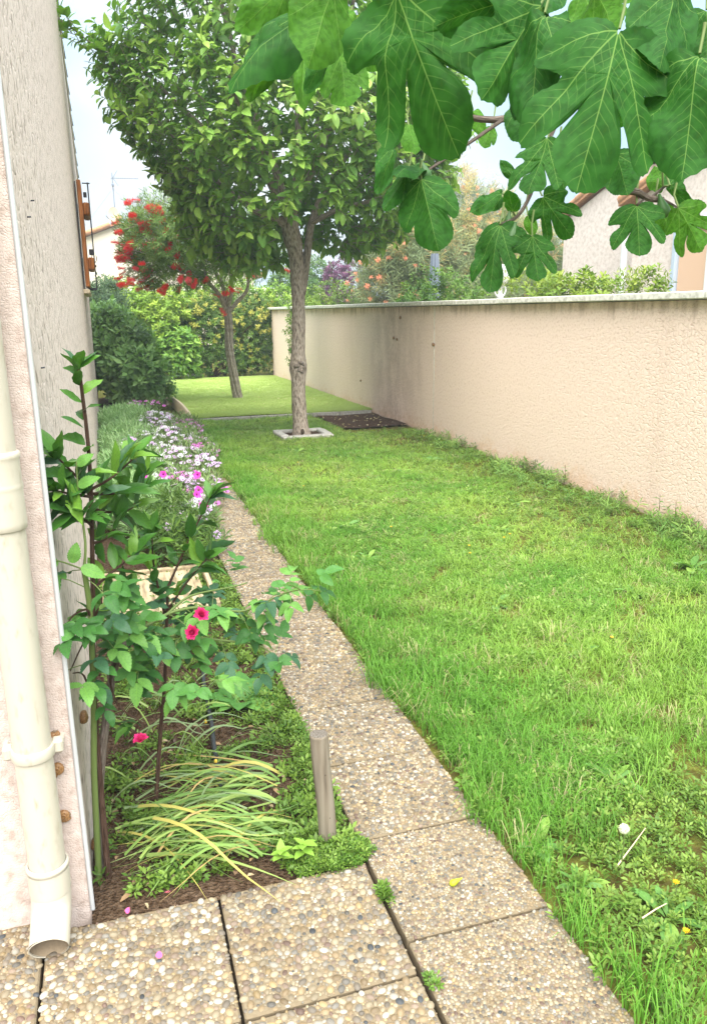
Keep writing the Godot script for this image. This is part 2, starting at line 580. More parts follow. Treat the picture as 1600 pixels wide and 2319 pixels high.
func wall_stains(w: int, h: int) -> Image:
	# u runs from the far end of the wall (0) to the near end (1); v from the top down. Rain-washed lichen and damp marks.
	var im := Image.create(w, h, false, Image.FORMAT_RGB8)
	var f := FastNoiseLite.new()
	f.seed = 5
	f.frequency = 1.0
	f.fractal_octaves = 4
	for x in w:
		var z := -19.3 + 19.0 * (x + 0.5) / w
		# the dark run-off stains beside the tree
		var s := 0.0
		for k in [[-11.3, 0.42, 0.8], [-10.75, 0.26, 1.0], [-10.2, 0.5, 0.75], [-9.72, 0.13, 0.3], [-12.6, 0.8, 0.25], [-4.95, 0.1, 0.3], [-14.8, 0.5, 0.2]]:
			var q: float = (z - k[0]) / k[1]
			s += k[2] * exp(-q * q)
		var streak := f.get_noise_2d(z * 9.0, 0.0) * 0.5 + 0.5
		for y in h:
			var v := (y + 0.5) / h
			var patch := f.get_noise_2d(z * 1.6 + 40.0, v * 3.0) * 0.5 + 0.5
			var fine := f.get_noise_2d(z * 14.0, v * 22.0 + 9.0) * 0.5 + 0.5
			var drip := f.get_noise_2d(z * 3.2 + 90.0, v * 1.8) * 0.5 + 0.5
			var k := s * smoothstep(0.25, 0.8, drip * 0.45 + fine * 0.35 + patch * 0.3) * 0.3
			var c := Color.WHITE.lerp(srgb(150, 134, 128), clampf(k, 0.0, 0.6))
			# clay splash and damp at the foot, with a ragged upper edge
			var foot := smoothstep(0.0, 0.16, v - 0.88 + (patch - 0.5) * 0.16 + (fine - 0.5) * 0.22)
			c = c.lerp(c * srgb(238, 214, 184), foot * 0.5)
			# thin grime under the coping, in runs
			var head := smoothstep(0.0, 0.1, 0.07 + (streak - 0.5) * 0.2 - v)
			c = c.lerp(c * srgb(186, 176, 168), head * 0.7)
			# paler washed patches
			c = c.lerp(Color.WHITE, smoothstep(0.62, 0.78, patch) * 0.25)
			im.set_pixel(x, y, c)
	return im

func sheet(x0: float, x1: float, z0: float, z1: float, y: float, nx: int, nz: int, bumpy := 0.0) -> ArrayMesh:
	var b := MB.new()
	for j in nz + 1:
		for i in nx + 1:
			var p := Vector3(lerpf(x0, x1, float(i) / nx), y, lerpf(z0, z1, float(j) / nz))
			p.y += bumpy * noise.get_noise_2d(p.x * 90.0, p.z * 90.0)
			b.pt(p, Vector2(p.x, p.z))
	for j in nz:
		for i in nx:
			var a := j * (nx + 1) + i
			b.tri(a, a + nx + 1, a + 1); b.tri(a + 1, a + nx + 1, a + nx + 2)
	return b.mesh()

func ground_and_lawn() -> void:
	structure("ground", sheet(-250, 250, 150, -350, -0.07, 4, 4), M.lawn_soil)
	structure("lawn", sheet(1.0, 3.95, 1.5, -11.66, -0.018, 60, 240, 0.014), M.lawn_soil)
	structure("flower_bed", sheet(-0.16, 0.6, -1.86, -16.0, -0.012, 30, 280, 0.022), M.soil)

func stone_colour() -> Color:
	var u := rng.randf()
	var c: Color
	if u < 0.30: c = lin(208, 190, 158)
	elif u < 0.46: c = lin(190, 165, 128)
	elif u < 0.60: c = lin(218, 209, 192)
	elif u < 0.70: c = lin(158, 146, 130)
	elif u < 0.79: c = lin(172, 150, 130)
	elif u < 0.86: c = lin(212, 184, 136)
	elif u < 0.955: c = lin(150, 144, 134)
	elif u < 0.968: c = lin(100, 104, 108)
	else: c = lin(146, 120, 106)
	return c * rf(0.3, 0.62)

func pebble_mesh() -> ArrayMesh:
	# rounded stone: a sphere squared off a little
	var b := MB.new()
	var rings := 6
	var sides := 9
	for i in rings + 1:
		var th := PI * i / rings
		for k in sides:
			var a := TAU * k / sides
			var p := Vector3(sin(th) * cos(a), cos(th), sin(th) * sin(a))
			b.pt(p * (1.0 + 0.07 * sin(a * 2.0 + 0.6) * sin(th)))
	for i in rings:
		for k in sides:
			var a := i * sides + k
			var a2 := i * sides + (k + 1) % sides
			b.tri(a, a + sides, a2); b.tri(a2, a + sides, a2 + sides)
	return b.mesh()

# stones packed on a slab of the given size, large ones first; each [x, z, radius, stretch, angle]
func pack_stones(sx: float, sz: float, rmax: float, rmin: float, seedv: int) -> Array:
	rng.seed = seedv
	var out := []
	var cell := rmax * 2.0
	var nx := int(sx / cell) + 1
	var nz := int(sz / cell) + 1
	var grid := {}
	var steps := 9
	for s in steps:
		var r := lerpf(rmax, rmin, pow(float(s) / (steps - 1), 0.8))
		var tries := int((sx * sz) / (r * r) * (0.32 if s < 3 else 0.75))
		for t in tries:
			var x := rf(r * 0.4, sx - r * 0.4)
			var z := rf(r * 0.4, sz - r * 0.4)
			var gx := int(x / cell)
			var gz := int(z / cell)
			var ok := true
			for dx in [-1, 0, 1]:
				for dz in [-1, 0, 1]:
					var l = grid.get((gx + dx) * 1000 + gz + dz)
					if l == null: continue
					for q in l:
						var ddx: float = q[0] - x
						var ddz: float = q[1] - z
						var rr: float = (q[2] + r) * 0.86
						if ddx * ddx + ddz * ddz < rr * rr:
							ok = false
							break
					if not ok: break
				if not ok: break
			if ok:
				var e := [x, z, r, rf(1.0, 1.38), rf(0, TAU)]
				out.append(e)
				var key := gx * 1000 + gz
				if not grid.has(key): grid[key] = []
				grid[key].append(e)
	return out

func slab(parent: Node, x0: float, x1: float, z0: float, z1: float, stones: Array, sx: float, sz: float, flip: int, each: int, stone: Mesh, tilt: float, base_col: Material, stone_mats: Array) -> void:
	# z0 is the far edge, z1 the near edge; the pattern may be turned and clipped to the slab
	var size := Vector3(x1 - x0 - 0.008, 0.05, z1 - z0 - 0.008)
	var mid := Vector3((x0 + x1) * 0.5, -0.0275, (z0 + z1) * 0.5)
	var tb := Basis(Vector3(0, 0, 1), tilt)
	var b := MB.new()
	b.box(Vector3.ZERO, size, 0.004, tb)
	var o := part("slab", b.mesh(), base_col, parent, Transform3D(Basis.IDENTITY, mid))
	var where := []
	var tint := []
	var n_each := 0
	var tone := rf(0.86, 1.06)
	for s in stones:
		var px: float = s[0] - sx * 0.5
		var pz: float = s[1] - sz * 0.5
		if flip & 1: px = -px
		if flip & 2: pz = -pz
		if flip & 4:
			var t := px
			px = pz
			pz = t
		var r: float = s[2]
		if absf(px) > size.x * 0.5 - r * 0.45 or absf(pz) > size.z * 0.5 - r * 0.45: continue
		var bas := tb * Basis(Vector3.UP, s[4]) * Basis.from_scale(Vector3(r * sqrt(s[3]), r * rf(0.45, 0.75), r / sqrt(s[3])))
		var at := tb * Vector3(px, 0.0252 - r * rf(0.12, 0.34), pz)
		if n_each < each:
			n_each += 1
			part("pebble", stone, stone_mats[rng.randi() % stone_mats.size()], o, Transform3D(bas, at))
		else:
			where.append(Transform3D(bas, at))
			tint.append(stone_colour() * tone * (0.93 + 0.22 * noise.get_noise_2d((mid.x + px) * 500.0, (mid.z + pz) * 500.0)))
	copies("pebbles", stone, M.stone_tint, where, tint, o)

func paving() -> void:
	var stone := pebble_mesh()
	var coarse := []
	var fine := []
	var mid := []
	for k in 3:
		coarse.append(pack_stones(0.44, 0.44, 0.011, 0.0028, 100 + k))
		mid.append(pack_stones(0.42, 0.42, 0.0085, 0.0026, 200 + k))
		fine.append(pack_stones(0.42, 0.42, 0.0058, 0.0022, 300 + k))
	var mats := []
	rng.seed = 17
	for k in 14:
		var m := mat(stone_colour().linear_to_srgb(), 0.55, 0.4)
		mats.append(m)
	var bed := structure("paving_bed", sheet(-3.2, 1.02, 1.5, -1.95, -0.045, 2, 2), M.joint_soil)
	var bed2 := structure("path_bed", sheet(0.59, 1.02, -1.951, -12.2, -0.045, 2, 2), M.joint_soil)
	# ---- terrace
	var ter := Node3D.new()
	ter.name = "terrace"
	ter.set_meta("kind", "structure")
	add_child(ter)
	var xs := [-2.03, -1.59, -1.15, -0.713, -0.275, 0.170, 0.596]
	var zs := [-1.875, -1.457, -1.04, -0.62, -0.2]
	for j in zs.size() - 1:
		for i in xs.size() - 1:
			var far_z: float = zs[j] - (0.065 if j == 0 and i < 4 else 0.0)
			var near := j == 0 and i == 4
			slab(ter, xs[i], xs[i + 1], far_z, zs[j + 1], coarse[(i + j) % 3] if (i != 4 or j > 0) else coarse[0], 0.44, 0.44, (i * 3 + j * 5) % 8, 300 if near and j == 0 else 0, stone, rf(-0.004, 0.004), M.mortar, mats)
	# ---- path of single slabs running down the garden
	var pa := Node3D.new()
	pa.name = "garden_path"
	pa.set_meta("kind", "structure")
	add_child(pa)
	var joints := [0.52, 0.11, -0.31, -0.72, -1.14, -1.557, -1.968, -2.385, -2.8]
	while joints[-1] > -11.6: joints.append(joints[-1] - 0.414)
	for j in joints.size() - 1:
		var kind: Array = fine if joints[j] > -1.9 else (mid if j % 4 != 1 else coarse)
		slab(pa, 0.603 + rf(-0.004, 0.004), 1.012 + rf(-0.004, 0.004), joints[j + 1], joints[j], kind[j % 3], 0.42, 0.42, (j * 5 + 3) % 8, 150 if j in [6, 7] else 0, stone, rf(-0.008, 0.008), M.mortar, mats)

func slope_poly(b: MB, pts: Array, thick: Vector3) -> void:
	# a flat polygon given by its corners (in order), extruded by thick
	var n := pts.size()
	var mid := Vector3.ZERO
	for p in pts: mid += p
	mid /= n
	for i in n:
		var a: Vector3 = pts[i]
		var e: Vector3 = pts[(i + 1) % n]
		b.face3(mid, a, e)
		b.face3(mid + thick, e + thick, a + thick)
		b.face(a, a + thick, e + thick, e)

func house() -> void:
	var h := thing("house", "rendered house wall with brown shutter and tiled gable edge beside the flower bed", "house", Vector3(-0.161, 0, -1.925))
	var O := -h.position
	var zl := -14.8
	var prof := [Vector3(-0.161, -0.06, -1.925), Vector3(-0.161, 3.42, -1.925), Vector3(-0.161, 5.5, -8.36), Vector3(-0.161, 3.42, zl), Vector3(-0.161, -0.06, zl)]
	var pr := []
	for p in prof: pr.append(p + O)
	var b := MB.new()
	slope_poly(b, pr, Vector3(-0.25, 0, 0))
	part("side_wall", b.mesh(), M.house_side, h)
	b = MB.new()
	# front wall butts against the inside of the side wall, one step shy of it
	var fx0 := -6.2
	b.face(Vector3(fx0, -0.05, -1.922) + O, Vector3(fx0, 3.6, -1.922) + O, Vector3(-0.164, 3.6, -1.922) + O, Vector3(-0.164, -0.05, -1.922) + O)
	b.face(Vector3(-0.164, -0.05, -2.1) + O, Vector3(-0.164, 3.6, -2.1) + O, Vector3(fx0, 3.6, -2.1) + O, Vector3(fx0, -0.05, -2.1) + O)
	b.face(Vector3(fx0, 3.6, -1.922) + O, Vector3(fx0, 3.6, -2.1) + O, Vector3(-0.164, 3.6, -2.1) + O, Vector3(-0.164, 3.6, -1.922) + O)
	part("front_wall", b.mesh(), M.house_front, h)
	# far end wall and back so that the house is closed
	b = MB.new()
	b.box(Vector3(-3.2, 1.7, zl + 0.1) + O, Vector3(5.6, 3.4, 0.15), 0.0)
	b.box(Vector3(-6.25, 1.7, -8.3) + O, Vector3(0.15, 3.4, 13.0), 0.0)
	part("back_wall", b.mesh(), M.house_side, h)
	# corner strip
	b = MB.new()
	b.box(Vector3(-0.1575, 1.8, -1.9205) + O, Vector3(0.011, 3.6, 0.012), 0.003)
	part("corner_strip", b.mesh(), M.white_strip, h)
	# roof: two pitches with verge tiles along the gable edge
	var roof := Node3D.new()
	roof.name = "roof"
	h.add_child(roof)
	b = MB.new()
	var rz := -8.36
	var ry := 5.72
	var ey := 3.57
	for s in [[-1.75, 1], [-14.97, -1]]:
		var e := Vector3(-6.5, ey - 0.03, s[0])
		var q := [e + O, Vector3(-0.2, ey - 0.03, s[0]) + O, Vector3(-0.2, ry, rz) + O, Vector3(-6.5, ry, rz) + O]
		if s[1] < 0: q.reverse()
		slope_poly(b, q, Vector3(0, -0.1, 0))
	part("roof_deck", b.mesh(), M.roof_tile, roof)
	b = MB.new()
	for s in [-1.85, -14.85]:
		var a := Vector3(-0.158, 3.36, s)
		var e := Vector3(-0.158, 5.5, rz)
		var q := [a + O, a + O + Vector3(0, 0.16, 0), e + O + Vector3(0, 0.16, 0), e + O]
		if s > -5: q.reverse()
		slope_poly(b, q, Vector3(0.012, 0, 0))
	part("verge_board", b.mesh(), M.soffit, roof)
	b = MB.new()
	# one barrel tile: half tube, wider at its lower end
	var ln := 0.42
	for i in 2:
		for k in 9:
			var a := PI * k / 8.0
			var r := 0.088 if i == 0 else 0.074
			b.pt(Vector3(cos(a) * r, sin(a) * r * 0.9 - (0.0 if i == 0 else 0.022), -ln * i))
	for k in 8: 
		b.tri(k, k + 1, k + 9); b.tri(k + 1, k + 10, k + 9)
	for i in 2:
		for k in 9:
			var a := PI * k / 8.0
			var r := 0.074 if i == 0 else 0.06
			b.pt(Vector3(cos(a) * r, sin(a) * r * 0.9 - (0.0 if i == 0 else 0.022), -ln * i))
	for k in 8:
		b.tri(18 + k, 27 + k, 19 + k); b.tri(19 + k, 27 + k, 28 + k)
		b.tri(k, 18 + k, k + 1); b.tri(k + 1, 18 + k, 19 + k)
	var tile := b.mesh()
	var n := 18
	for side in 2:
		for k in n:
			var t := (k + 0.0) / n
			var low := Vector3(-0.222, ey + 0.02, zl - 0.12) if side == 1 else Vector3(-0.222, ey + 0.02, -1.75)
			var top := Vector3(-0.222, ry + 0.05, rz)
			var d := (top - low).normalized()
			var bas := Basis(Vector3(1, 0, 0) if side == 0 else Vector3(-1, 0, 0), Vector3.UP, -d)
			bas.y = bas.z.cross(bas.x)
			part("tile", tile, M.roof_tile, roof, Transform3D(bas.orthonormalized(), low.lerp(top, t) + O))
	# shutter folded back against the side wall, seen on edge, with two battens and iron fittings
	var sh := Node3D.new()
	sh.name = "shutter"
	h.add_child(sh)
	var sz := -10.0
	var y0 := 1.86
	var y1 := 3.02
	for k in 5:
		b = MB.new()
		b.box(Vector3(-0.108, (y0 + y1) * 0.5, sz - 0.065 - 0.13 * k) + O, Vector3(0.046, y1 - y0, 0.127), 0.006)
		part("board", b.mesh(), M.shutter_wood, sh)
	for y in [y0 + 0.26, y1 - 0.3]:
		b = MB.new()
		b.box(Vector3(-0.05, y, sz - 0.36) + O, Vector3(0.07, 0.14, 0.58), 0.014)
		part("batten", b.mesh(), M.shutter_wood, sh)
	for y in [y0 + 0.27, y1 - 0.31]:
		b = MB.new()
		b.box(Vector3(-0.147, y, sz + 0.02) + O, Vector3(0.022, 0.1, 0.03), 0.004)
		b.box(Vector3(-0.145, y - 0.08, sz + 0.015) + O, Vector3(0.012, 0.07, 0.012), 0.002)
		part("hinge", b.mesh(), M.iron, sh)
	b = MB.new()
	b.tube(path([Vector3(-0.146, y0 - 0.04, sz + 0.012) + O, Vector3(-0.147, y1 - 0.02, sz + 0.012) + O]), taper(2, 0.006, 0.006), 6)
	part("hinge_rod", b.mesh(), M.iron, sh)
	b = MB.new()
	b.tube(path([Vector3(-0.012, y0 - 0.02, sz - 0.62) + O, Vector3(-0.012, y1 + 0.06, sz - 0.62) + O]), taper(2, 0.008, 0.008), 6)
	b.box(Vector3(-0.03, y1 + 0.05, sz - 0.62) + O, Vector3(0.09, 0.012, 0.02), 0.002)
	b.box(Vector3(-0.052, y1 - 0.08, sz - 0.62) + O, Vector3(0.04, 0.06, 0.03), 0.004)
	b.box(Vector3(-0.062, y0 - 0.012, sz - 0.6) + O, Vector3(0.1, 0.03, 0.05), 0.006)
	part("bolt_bar", b.mesh(), M.iron, sh)
	b = MB.new()
	b.box(Vector3(-0.04, y0 + 0.42, sz - 0.58) + O, Vector3(0.05, 0.07, 0.04), 0.006)
	var ring := []
	for k in 15:
		var a := -PI * 0.75 + 1.5 * PI * k / 14.0
		ring.append(Vector3(-0.012 + sin(a) * 0.028, y0 + 0.34 - cos(a) * 0.05 + 0.01, sz - 0.58) + O)
	b.tube(path(ring), taper(15, 0.005, 0.005), 6)
	b.lathe([[0.0, -0.018], [0.013, -0.012], [0.018, 0.0], [0.013, 0.012], [0.0, 0.018]], 10, Transform3D(Basis.IDENTITY, Vector3(-0.008, y0 + 0.26, sz - 0.58) + O))
	part("latch", b.mesh(), M.iron, sh)
	b = MB.new()
	b.box(Vector3(-0.13, y0 - 0.055, sz - 0.9) + O, Vector3(0.08, 0.05, 1.9), 0.01)
	part("window_sill", b.mesh(), M.pale_border, h)
	for p in [Vector3(-0.152, 1.865, -2.556), Vector3(-0.152, 1.799, -2.349), Vector3(-0.152, 1.415, -2.247)]:
		b = MB.new()
		b.tube(path([p + O + Vector3(-0.012, 0, 0), p + O + Vector3(0.001, 0.001, 0.0)]), taper(2, 0.0022, 0.0022), 6)
		part("nail", b.mesh(), M.iron, h)
	# ---- downpipe
	var dp := thing("drainpipe", "cream plastic drainpipe with bracket and open elbow at the paving", "drainpipe", Vector3(-0.248, 0, -1.868))
	b = MB.new()
	b.tube(path([Vector3(0, 0.18, 0), Vector3(0, 1.2, 0), Vector3(0, 2.4, 0), Vector3(0, 3.5, 0)]), taper(4, 0.0445, 0.0445), 28, 0.0, false)
	part("pipe", b.mesh(), M.cream_pvc, dp)
	b = MB.new()
	b.lathe([[0.0445, 1.085], [0.0495, 1.086], [0.0505, 1.1], [0.0495, 1.172], [0.0512, 1.177], [0.0512, 1.186], [0.0495, 1.191], [0.0495, 1.243], [0.0522, 1.247], [0.0522, 1.256], [0.0485, 1.26], [0.0445, 1.261]], 32)
	part("coupling", b.mesh(), M.cream_pvc, dp)
	b = MB.new()
	b.lathe([[0.0445, 0.512], [0.0505, 0.514], [0.0505, 0.538], [0.0445, 0.54]], 32)
	for s in [-1, 1]:
		b.box(Vector3(s * 0.056, 0.526, -0.012), Vector3(0.026, 0.034, 0.03), 0.005)
		b.box(Vector3(s * 0.064, 0.526, -0.035), Vector3(0.012, 0.014, 0.05), 0.003)
	part("bracket", b.mesh(), M.cream_pvc, dp)
	# elbow that turns towards the viewer, hollow
	var cl := smooth_path([Vector3(0, 0.205, 0), Vector3(0, 0.13, 0.0), Vector3(-0.002, 0.085, 0.016), Vector3(-0.006, 0.05, 0.062), Vector3(-0.009, 0.0345, 0.092)], 4)
	b = MB.new()
	b.tube(cl, taper(cl.size(), 0.0492, 0.0475), 32, 0.0, false)
	b.lathe([[0.0445, 0.196], [0.0518, 0.2], [0.0518, 0.21], [0.046, 0.213]], 32)
	b.lathe([[0.0492, 0.13], [0.0505, 0.135], [0.0505, 0.196]], 32)
	part("elbow", b.mesh(), M.cream_pvc, dp)
	b = MB.new()
	b.tube(cl, taper(cl.size(), 0.0455, 0.0445), 32, 0.0, false)
	part("elbow_inside", b.mesh(), M.pvc_inside, dp)
	b = MB.new()
	var e: Vector3 = cl[cl.size() - 1]
	var ed := (cl[cl.size() - 1] - cl[cl.size() - 2]).normalized()
	b.lathe([[0.0445, 0.0], [0.0452, 0.0015], [0.0475, 0.0015], [0.0478, 0.0]], 32, Transform3D(Basis(Vector3(1, 0, 0), ed, Vector3(1, 0, 0).cross(ed)).orthonormalized(), e))
	part("rim", b.mesh(), M.cream_pvc, dp)

func boundary_wall() -> void:
	var w := thing("boundary_wall", "long beige rough-cast garden wall with pale coping along the lawn", "wall", Vector3(3.92, 0, -10))
	var O := -w.position
	var z0 := -19.3
	var z1 := -0.3
	# two panels that meet at the movement joint
	for seg in [[z0, -9.262], [-9.248, z1]]:
		var b := MB.new()
		var n := 40
		for i in n + 1:
			var z: float = lerpf(seg[0], seg[1], float(i) / n)
			for j in 9:
				var y := lerpf(-0.06, 1.585, j / 8.0)
				b.pt(Vector3(3.92 + noise.get_noise_2d(z * 40.0, y * 40.0) * 0.006, y, z) + O, Vector2(0, 0))
				b.uv2.append(Vector2((z - z0) / (z1 - z0), 1.0 - y / 1.6))
		for i in n:
			for j in 8:
				var a := i * 9 + j
				b.tri(a, a + 9, a + 1); b.tri(a + 1, a + 9, a + 10)
		var k := b.v.size()
		b.face(Vector3(4.1, -0.06, seg[0]) + O, Vector3(4.1, 1.585, seg[0]) + O, Vector3(4.1, 1.585, seg[1]) + O, Vector3(4.1, -0.06, seg[1]) + O)
		b.face(Vector3(3.925, -0.06, seg[0]) + O, Vector3(3.925, 1.585, seg[0]) + O, Vector3(4.1, 1.585, seg[0]) + O, Vector3(4.1, -0.06, seg[0]) + O)
		while b.uv2.size() < b.v.size(): b.uv2.append(Vector2(0.5, 0.3))
		part("wall_panel", b.mesh(), M.boundary, w)
	var b := MB.new()
	b.box(Vector3(3.928, 0.76, -9.255) + O, Vector3(0.02, 1.65, 0.012), 0.002)
	part("joint_strip", b.mesh(), M.coping, w)
	# coping stones
	var z := z0 - 0.06
	while z < z1:
		var l := 0.99
		b = MB.new()
		b.box(Vector3(4.0, 1.615 + rf(-0.0015, 0.0015), z + l * 0.5) + O, Vector3(0.31 + rf(-0.004, 0.004), 0.052, l - 0.004), 0.006, Basis(Vector3(0, 0, 1), -0.03))
		part("coping_stone", b.mesh(), M.coping, w)
		z += l

func turf() -> void:
	# artificial grass on a low platform
	var b := MB.new()
	var x0 := 1.14
	var x1 := 3.915
	var zf := -11.72
	var zb := -19.1
	var n := 24
	for j in n + 1:
		for i in n + 1:
			var p := Vector3(lerpf(x0, x1, float(i) / n), 0.055, lerpf(zf, zb, float(j) / n))
			p.y += 0.02 * noise.get_noise_2d(p.x * 25.0, p.z * 25.0)
			b.pt(p, Vector2(p.x, p.z))
	for j in n:
		for i in n:
			var a := j * (n + 1) + i
			b.tri(a, a + n + 1, a + 1); b.tri(a + 1, a + n + 1, a + n + 2)
	var t := structure("artificial_turf", b.mesh(), M.turf_base)
	# short pile
	rng.seed = 61
	b = MB.new()
	for k in 26:
		var a := rf(0, TAU)
		var p := Vector3(rf(-0.05, 0.05), 0, rf(-0.05, 0.05))
		var d := Vector3(cos(a), 0, sin(a))
		var hgt := rf(0.014, 0.026)
		b.col = Color.WHITE * rf(0.75, 1.15)
		b.blade(path([p, p + d * hgt * 0.3 + Vector3.UP * hgt * 0.7, p + d * hgt * 0.8 + Vector3.UP * hgt]), 0.0028, Vector3(-d.z, 0, d.x))
	var tuft := b.mesh()
	var where := []
	var tint := []
	for k in 9000:
		var z := lerpf(zf + 0.01, zb, pow(rng.randf(), 1.5))
		var x := rf(x0, x1)
		var y := 0.05 + 0.02 * noise.get_noise_2d(x * 25.0, z * 25.0)
		where.append(Transform3D(Basis(Vector3.UP, rf(0, TAU)).scaled(Vector3(1.3, 1.0, 1.3)), Vector3(x, y, z)))
		var u := 0.5 + 0.5 * noise.get_noise_2d(x * 60.0, z * 60.0)
		tint.append(Color(0.4, 0.52, 0.15).lerp(Color(0.52, 0.62, 0.25), u))
	copies("pile", tuft, M.grass, where, tint, t)
	# concrete edging in front, in lengths
	for e in [[1.16, 2.0], [2.005, 2.95], [2.955, 3.38], [3.384, 3.9]]:
		b = MB.new()
		b.box(Vector3((e[0] + e[1]) * 0.5, 0.0, -11.69), Vector3(e[1] - e[0], 0.085, 0.05), 0.006, Basis(Vector3.UP, rf(-0.008, 0.008)))
		part("edging_block", b.mesh(), M.concrete, t)
	# pale curved-top border boards along the bed side
	for q in [[Vector3(1.13, 0, -11.75), Vector3(1.09, 0, -14.4)], [Vector3(1.0, 0, -14.5), Vector3(0.92, 0, -15.2)]]:
		b = MB.new()
		var m := 10
		for i in m + 1:
			var s := float(i) / m
			var p: Vector3 = q[0].lerp(q[1], s)
			var hh := 0.105 + 0.035 * sin(PI * clampf(s * 1.1, 0.0, 1.0)) - (0.03 if i == 0 else 0.0)
			b.pt(p + Vector3(-0.03, -0.05, 0)); b.pt(p + Vector3(-0.025, hh, 0)); b.pt(p + Vector3(0.025, hh, 0)); b.pt(p + Vector3(0.03, -0.05, 0))
		for i in m:
			for k in 3:
				var a := i * 4 + k
				b.tri(a, a + 1, a + 4); b.tri(a + 1, a + 5, a + 4)
		b.tri(0, 2, 1); b.tri(0, 3, 2)
		part("border_board", b.mesh(), M.pale_border, t)
	structure("mulch_bed", sheet(3.0, 3.91, -11.66, -10.1, 0.004, 20, 30, 0.03), M.mulch)

func tile_row(parent: Node, a: Vector3, e: Vector3, r: float, ln: float, matl: Material, called := "tile") -> void:
	var dirv := (e - a)
	var n := int(dirv.length() / ln)
	var d := dirv.normalized()
	var b := MB.new()
	b.tube(path([Vector3.ZERO, Vector3(0, 0, ln * 1.08)]), PackedFloat32Array([r, r * 0.86]), 10)
	var tile := b.mesh()
	var x := d.cross(Vector3.UP).normalized()
	for k in n:
		part(called, tile, matl, parent, Transform3D(Basis(x, d.cross(x) * -1.0, d).orthonormalized(), a + d * ln * k))

func neighbour_house() -> void:
	var h := thing("neighbour_house", "pale pink rendered house with tiled gables and window behind the boundary wall", "house", Vector3(8, 0, -11))
	var O := -h.position
	var XA := 8.0
	var XB := 7.6
	# rear block
	var b := MB.new()
	var q := [Vector3(XA, -0.06, -13.05), Vector3(XA, -0.06, -9.0), Vector3(XA, 3.58, -9.0), Vector3(XA, 3.58, -11.35), Vector3(XA, 3.04, -13.05)]
	var pq := []
	for p in q: pq.append(p + O)
	slope_poly(b, pq, Vector3(5, 0, 0))
	part("rear_wall", b.mesh(), M.neighbour_wall, h)
	# front block, one step nearer
	b = MB.new()
	q = [Vector3(XB, -0.06, -10.5), Vector3(XB, -0.06, -3.0), Vector3(XB, 3.04, -3.0), Vector3(XB, 4.1, -6.8), Vector3(XB, 3.04, -10.5)]
	pq = []
	for p in q: pq.append(p + O)
	slope_poly(b, pq, Vector3(5, 0, 0))
	part("front_wall", b.mesh(), M.neighbour_wall, h)
	var roof := Node3D.new()
	roof.name = "roof"
	h.add_child(roof)
	for e in [[Vector3(XA - 0.1, 3.0, -13.25), Vector3(XA - 0.1, 3.68, -11.3), 5.5], [Vector3(XA - 0.1, 3.66, -11.32), Vector3(XA - 0.1, 3.62, -9.1), 5.5], [Vector3(XB - 0.12, 2.99, -10.75), Vector3(XB - 0.12, 4.2, -6.8), 6.0], [Vector3(XB - 0.12, 2.99, -2.8), Vector3(XB - 0.12, 4.2, -6.8), 6.0]]:
		b = MB.new()
		var a: Vector3 = e[0] + O
		var c: Vector3 = e[1] + O
		slope_poly(b, [a, c, c + Vector3(e[2], 0, 0), a + Vector3(e[2], 0, 0)], Vector3(0, 0.07, 0))
		part("roof_deck", b.mesh(), M.tile_orange, roof)
		tile_row(roof, a + Vector3(0.05, 0.09, 0), c + Vector3(0.05, 0.09, 0), 0.075, 0.36, M.tile_orange)
	# downpipe in the angle
	b = MB.new()
	b.tube(path([Vector3(XB - 0.05, 0, -10.62) + O, Vector3(XB - 0.05, 2.95, -10.62) + O]), taper(2, 0.05, 0.05), 12)
	part("drainpipe", b.mesh(), M.white_paint, h)
	# air brick
	b = MB.new()
	b.box(Vector3(XB, 2.565, -9.91) + O, Vector3(0.03, 0.13, 0.16), 0.004)
	var vent := part("air_brick", b.mesh(), M.terracotta, h)
	for s in [-1, 1]:
		b = MB.new()
		b.box(Vector3(XB - 0.012, 2.565, -9.91 + s * 0.03) + O, Vector3(0.012, 0.1, 0.022), 0.0)
		part("slot", b.mesh(), M.joint_soil, vent)
	# window with pale frame and lowered beige blind
	var win := Node3D.new()
	win.name = "window"
	h.add_child(win)
	var wz0 := -9.5
	var wz1 := -8.1
	for f in [[Vector3(XB - 0.02, 1.87, wz0), Vector3(0.09, 1.4, 0.08)], [Vector3(XB - 0.02, 1.87, wz1), Vector3(0.09, 1.4, 0.08)], [Vector3(XB - 0.02, 2.6, (wz0 + wz1) * 0.5), Vector3(0.1, 0.14, wz1 - wz0 + 0.1)], [Vector3(XB - 0.02, 1.2, (wz0 + wz1) * 0.5), Vector3(0.1, 0.08, wz1 - wz0 + 0.1)]]:
		b = MB.new()
		b.box(f[0] + O, f[1], 0.008)
		part("frame", b.mesh(), M.frame_blue, win)
	b = MB.new()
	b.box(Vector3(XB + 0.0, 1.88, -9.16) + O, Vector3(0.03, 1.28, 0.56), 0.004)
	b.box(Vector3(XB + 0.004, 1.88, -8.5) + O, Vector3(0.03, 1.28, 0.72), 0.004)
	part("blind", b.mesh(), M.blind, win)
	b = MB.new()
	b.box(Vector3(XB - 0.01, 1.88, -8.87) + O, Vector3(0.06, 1.3, 0.05), 0.006)
	part("mullion", b.mesh(), M.white_paint, win)
	# small upper window of the rear block
	b = MB.new()
	b.box(Vector3(XA - 0.01, 3.2, -11.08) + O, Vector3(0.05, 0.3, 0.32), 0.004)
	var sw := part("small_window", b.mesh(), M.frame_blue, h)
	b = MB.new()
	b.box(Vector3(XA - 0.04, 3.2, -11.08) + O, Vector3(0.02, 0.24, 0.25), 0.002)
	part("pane", b.mesh(), M.blue_glass, sw)

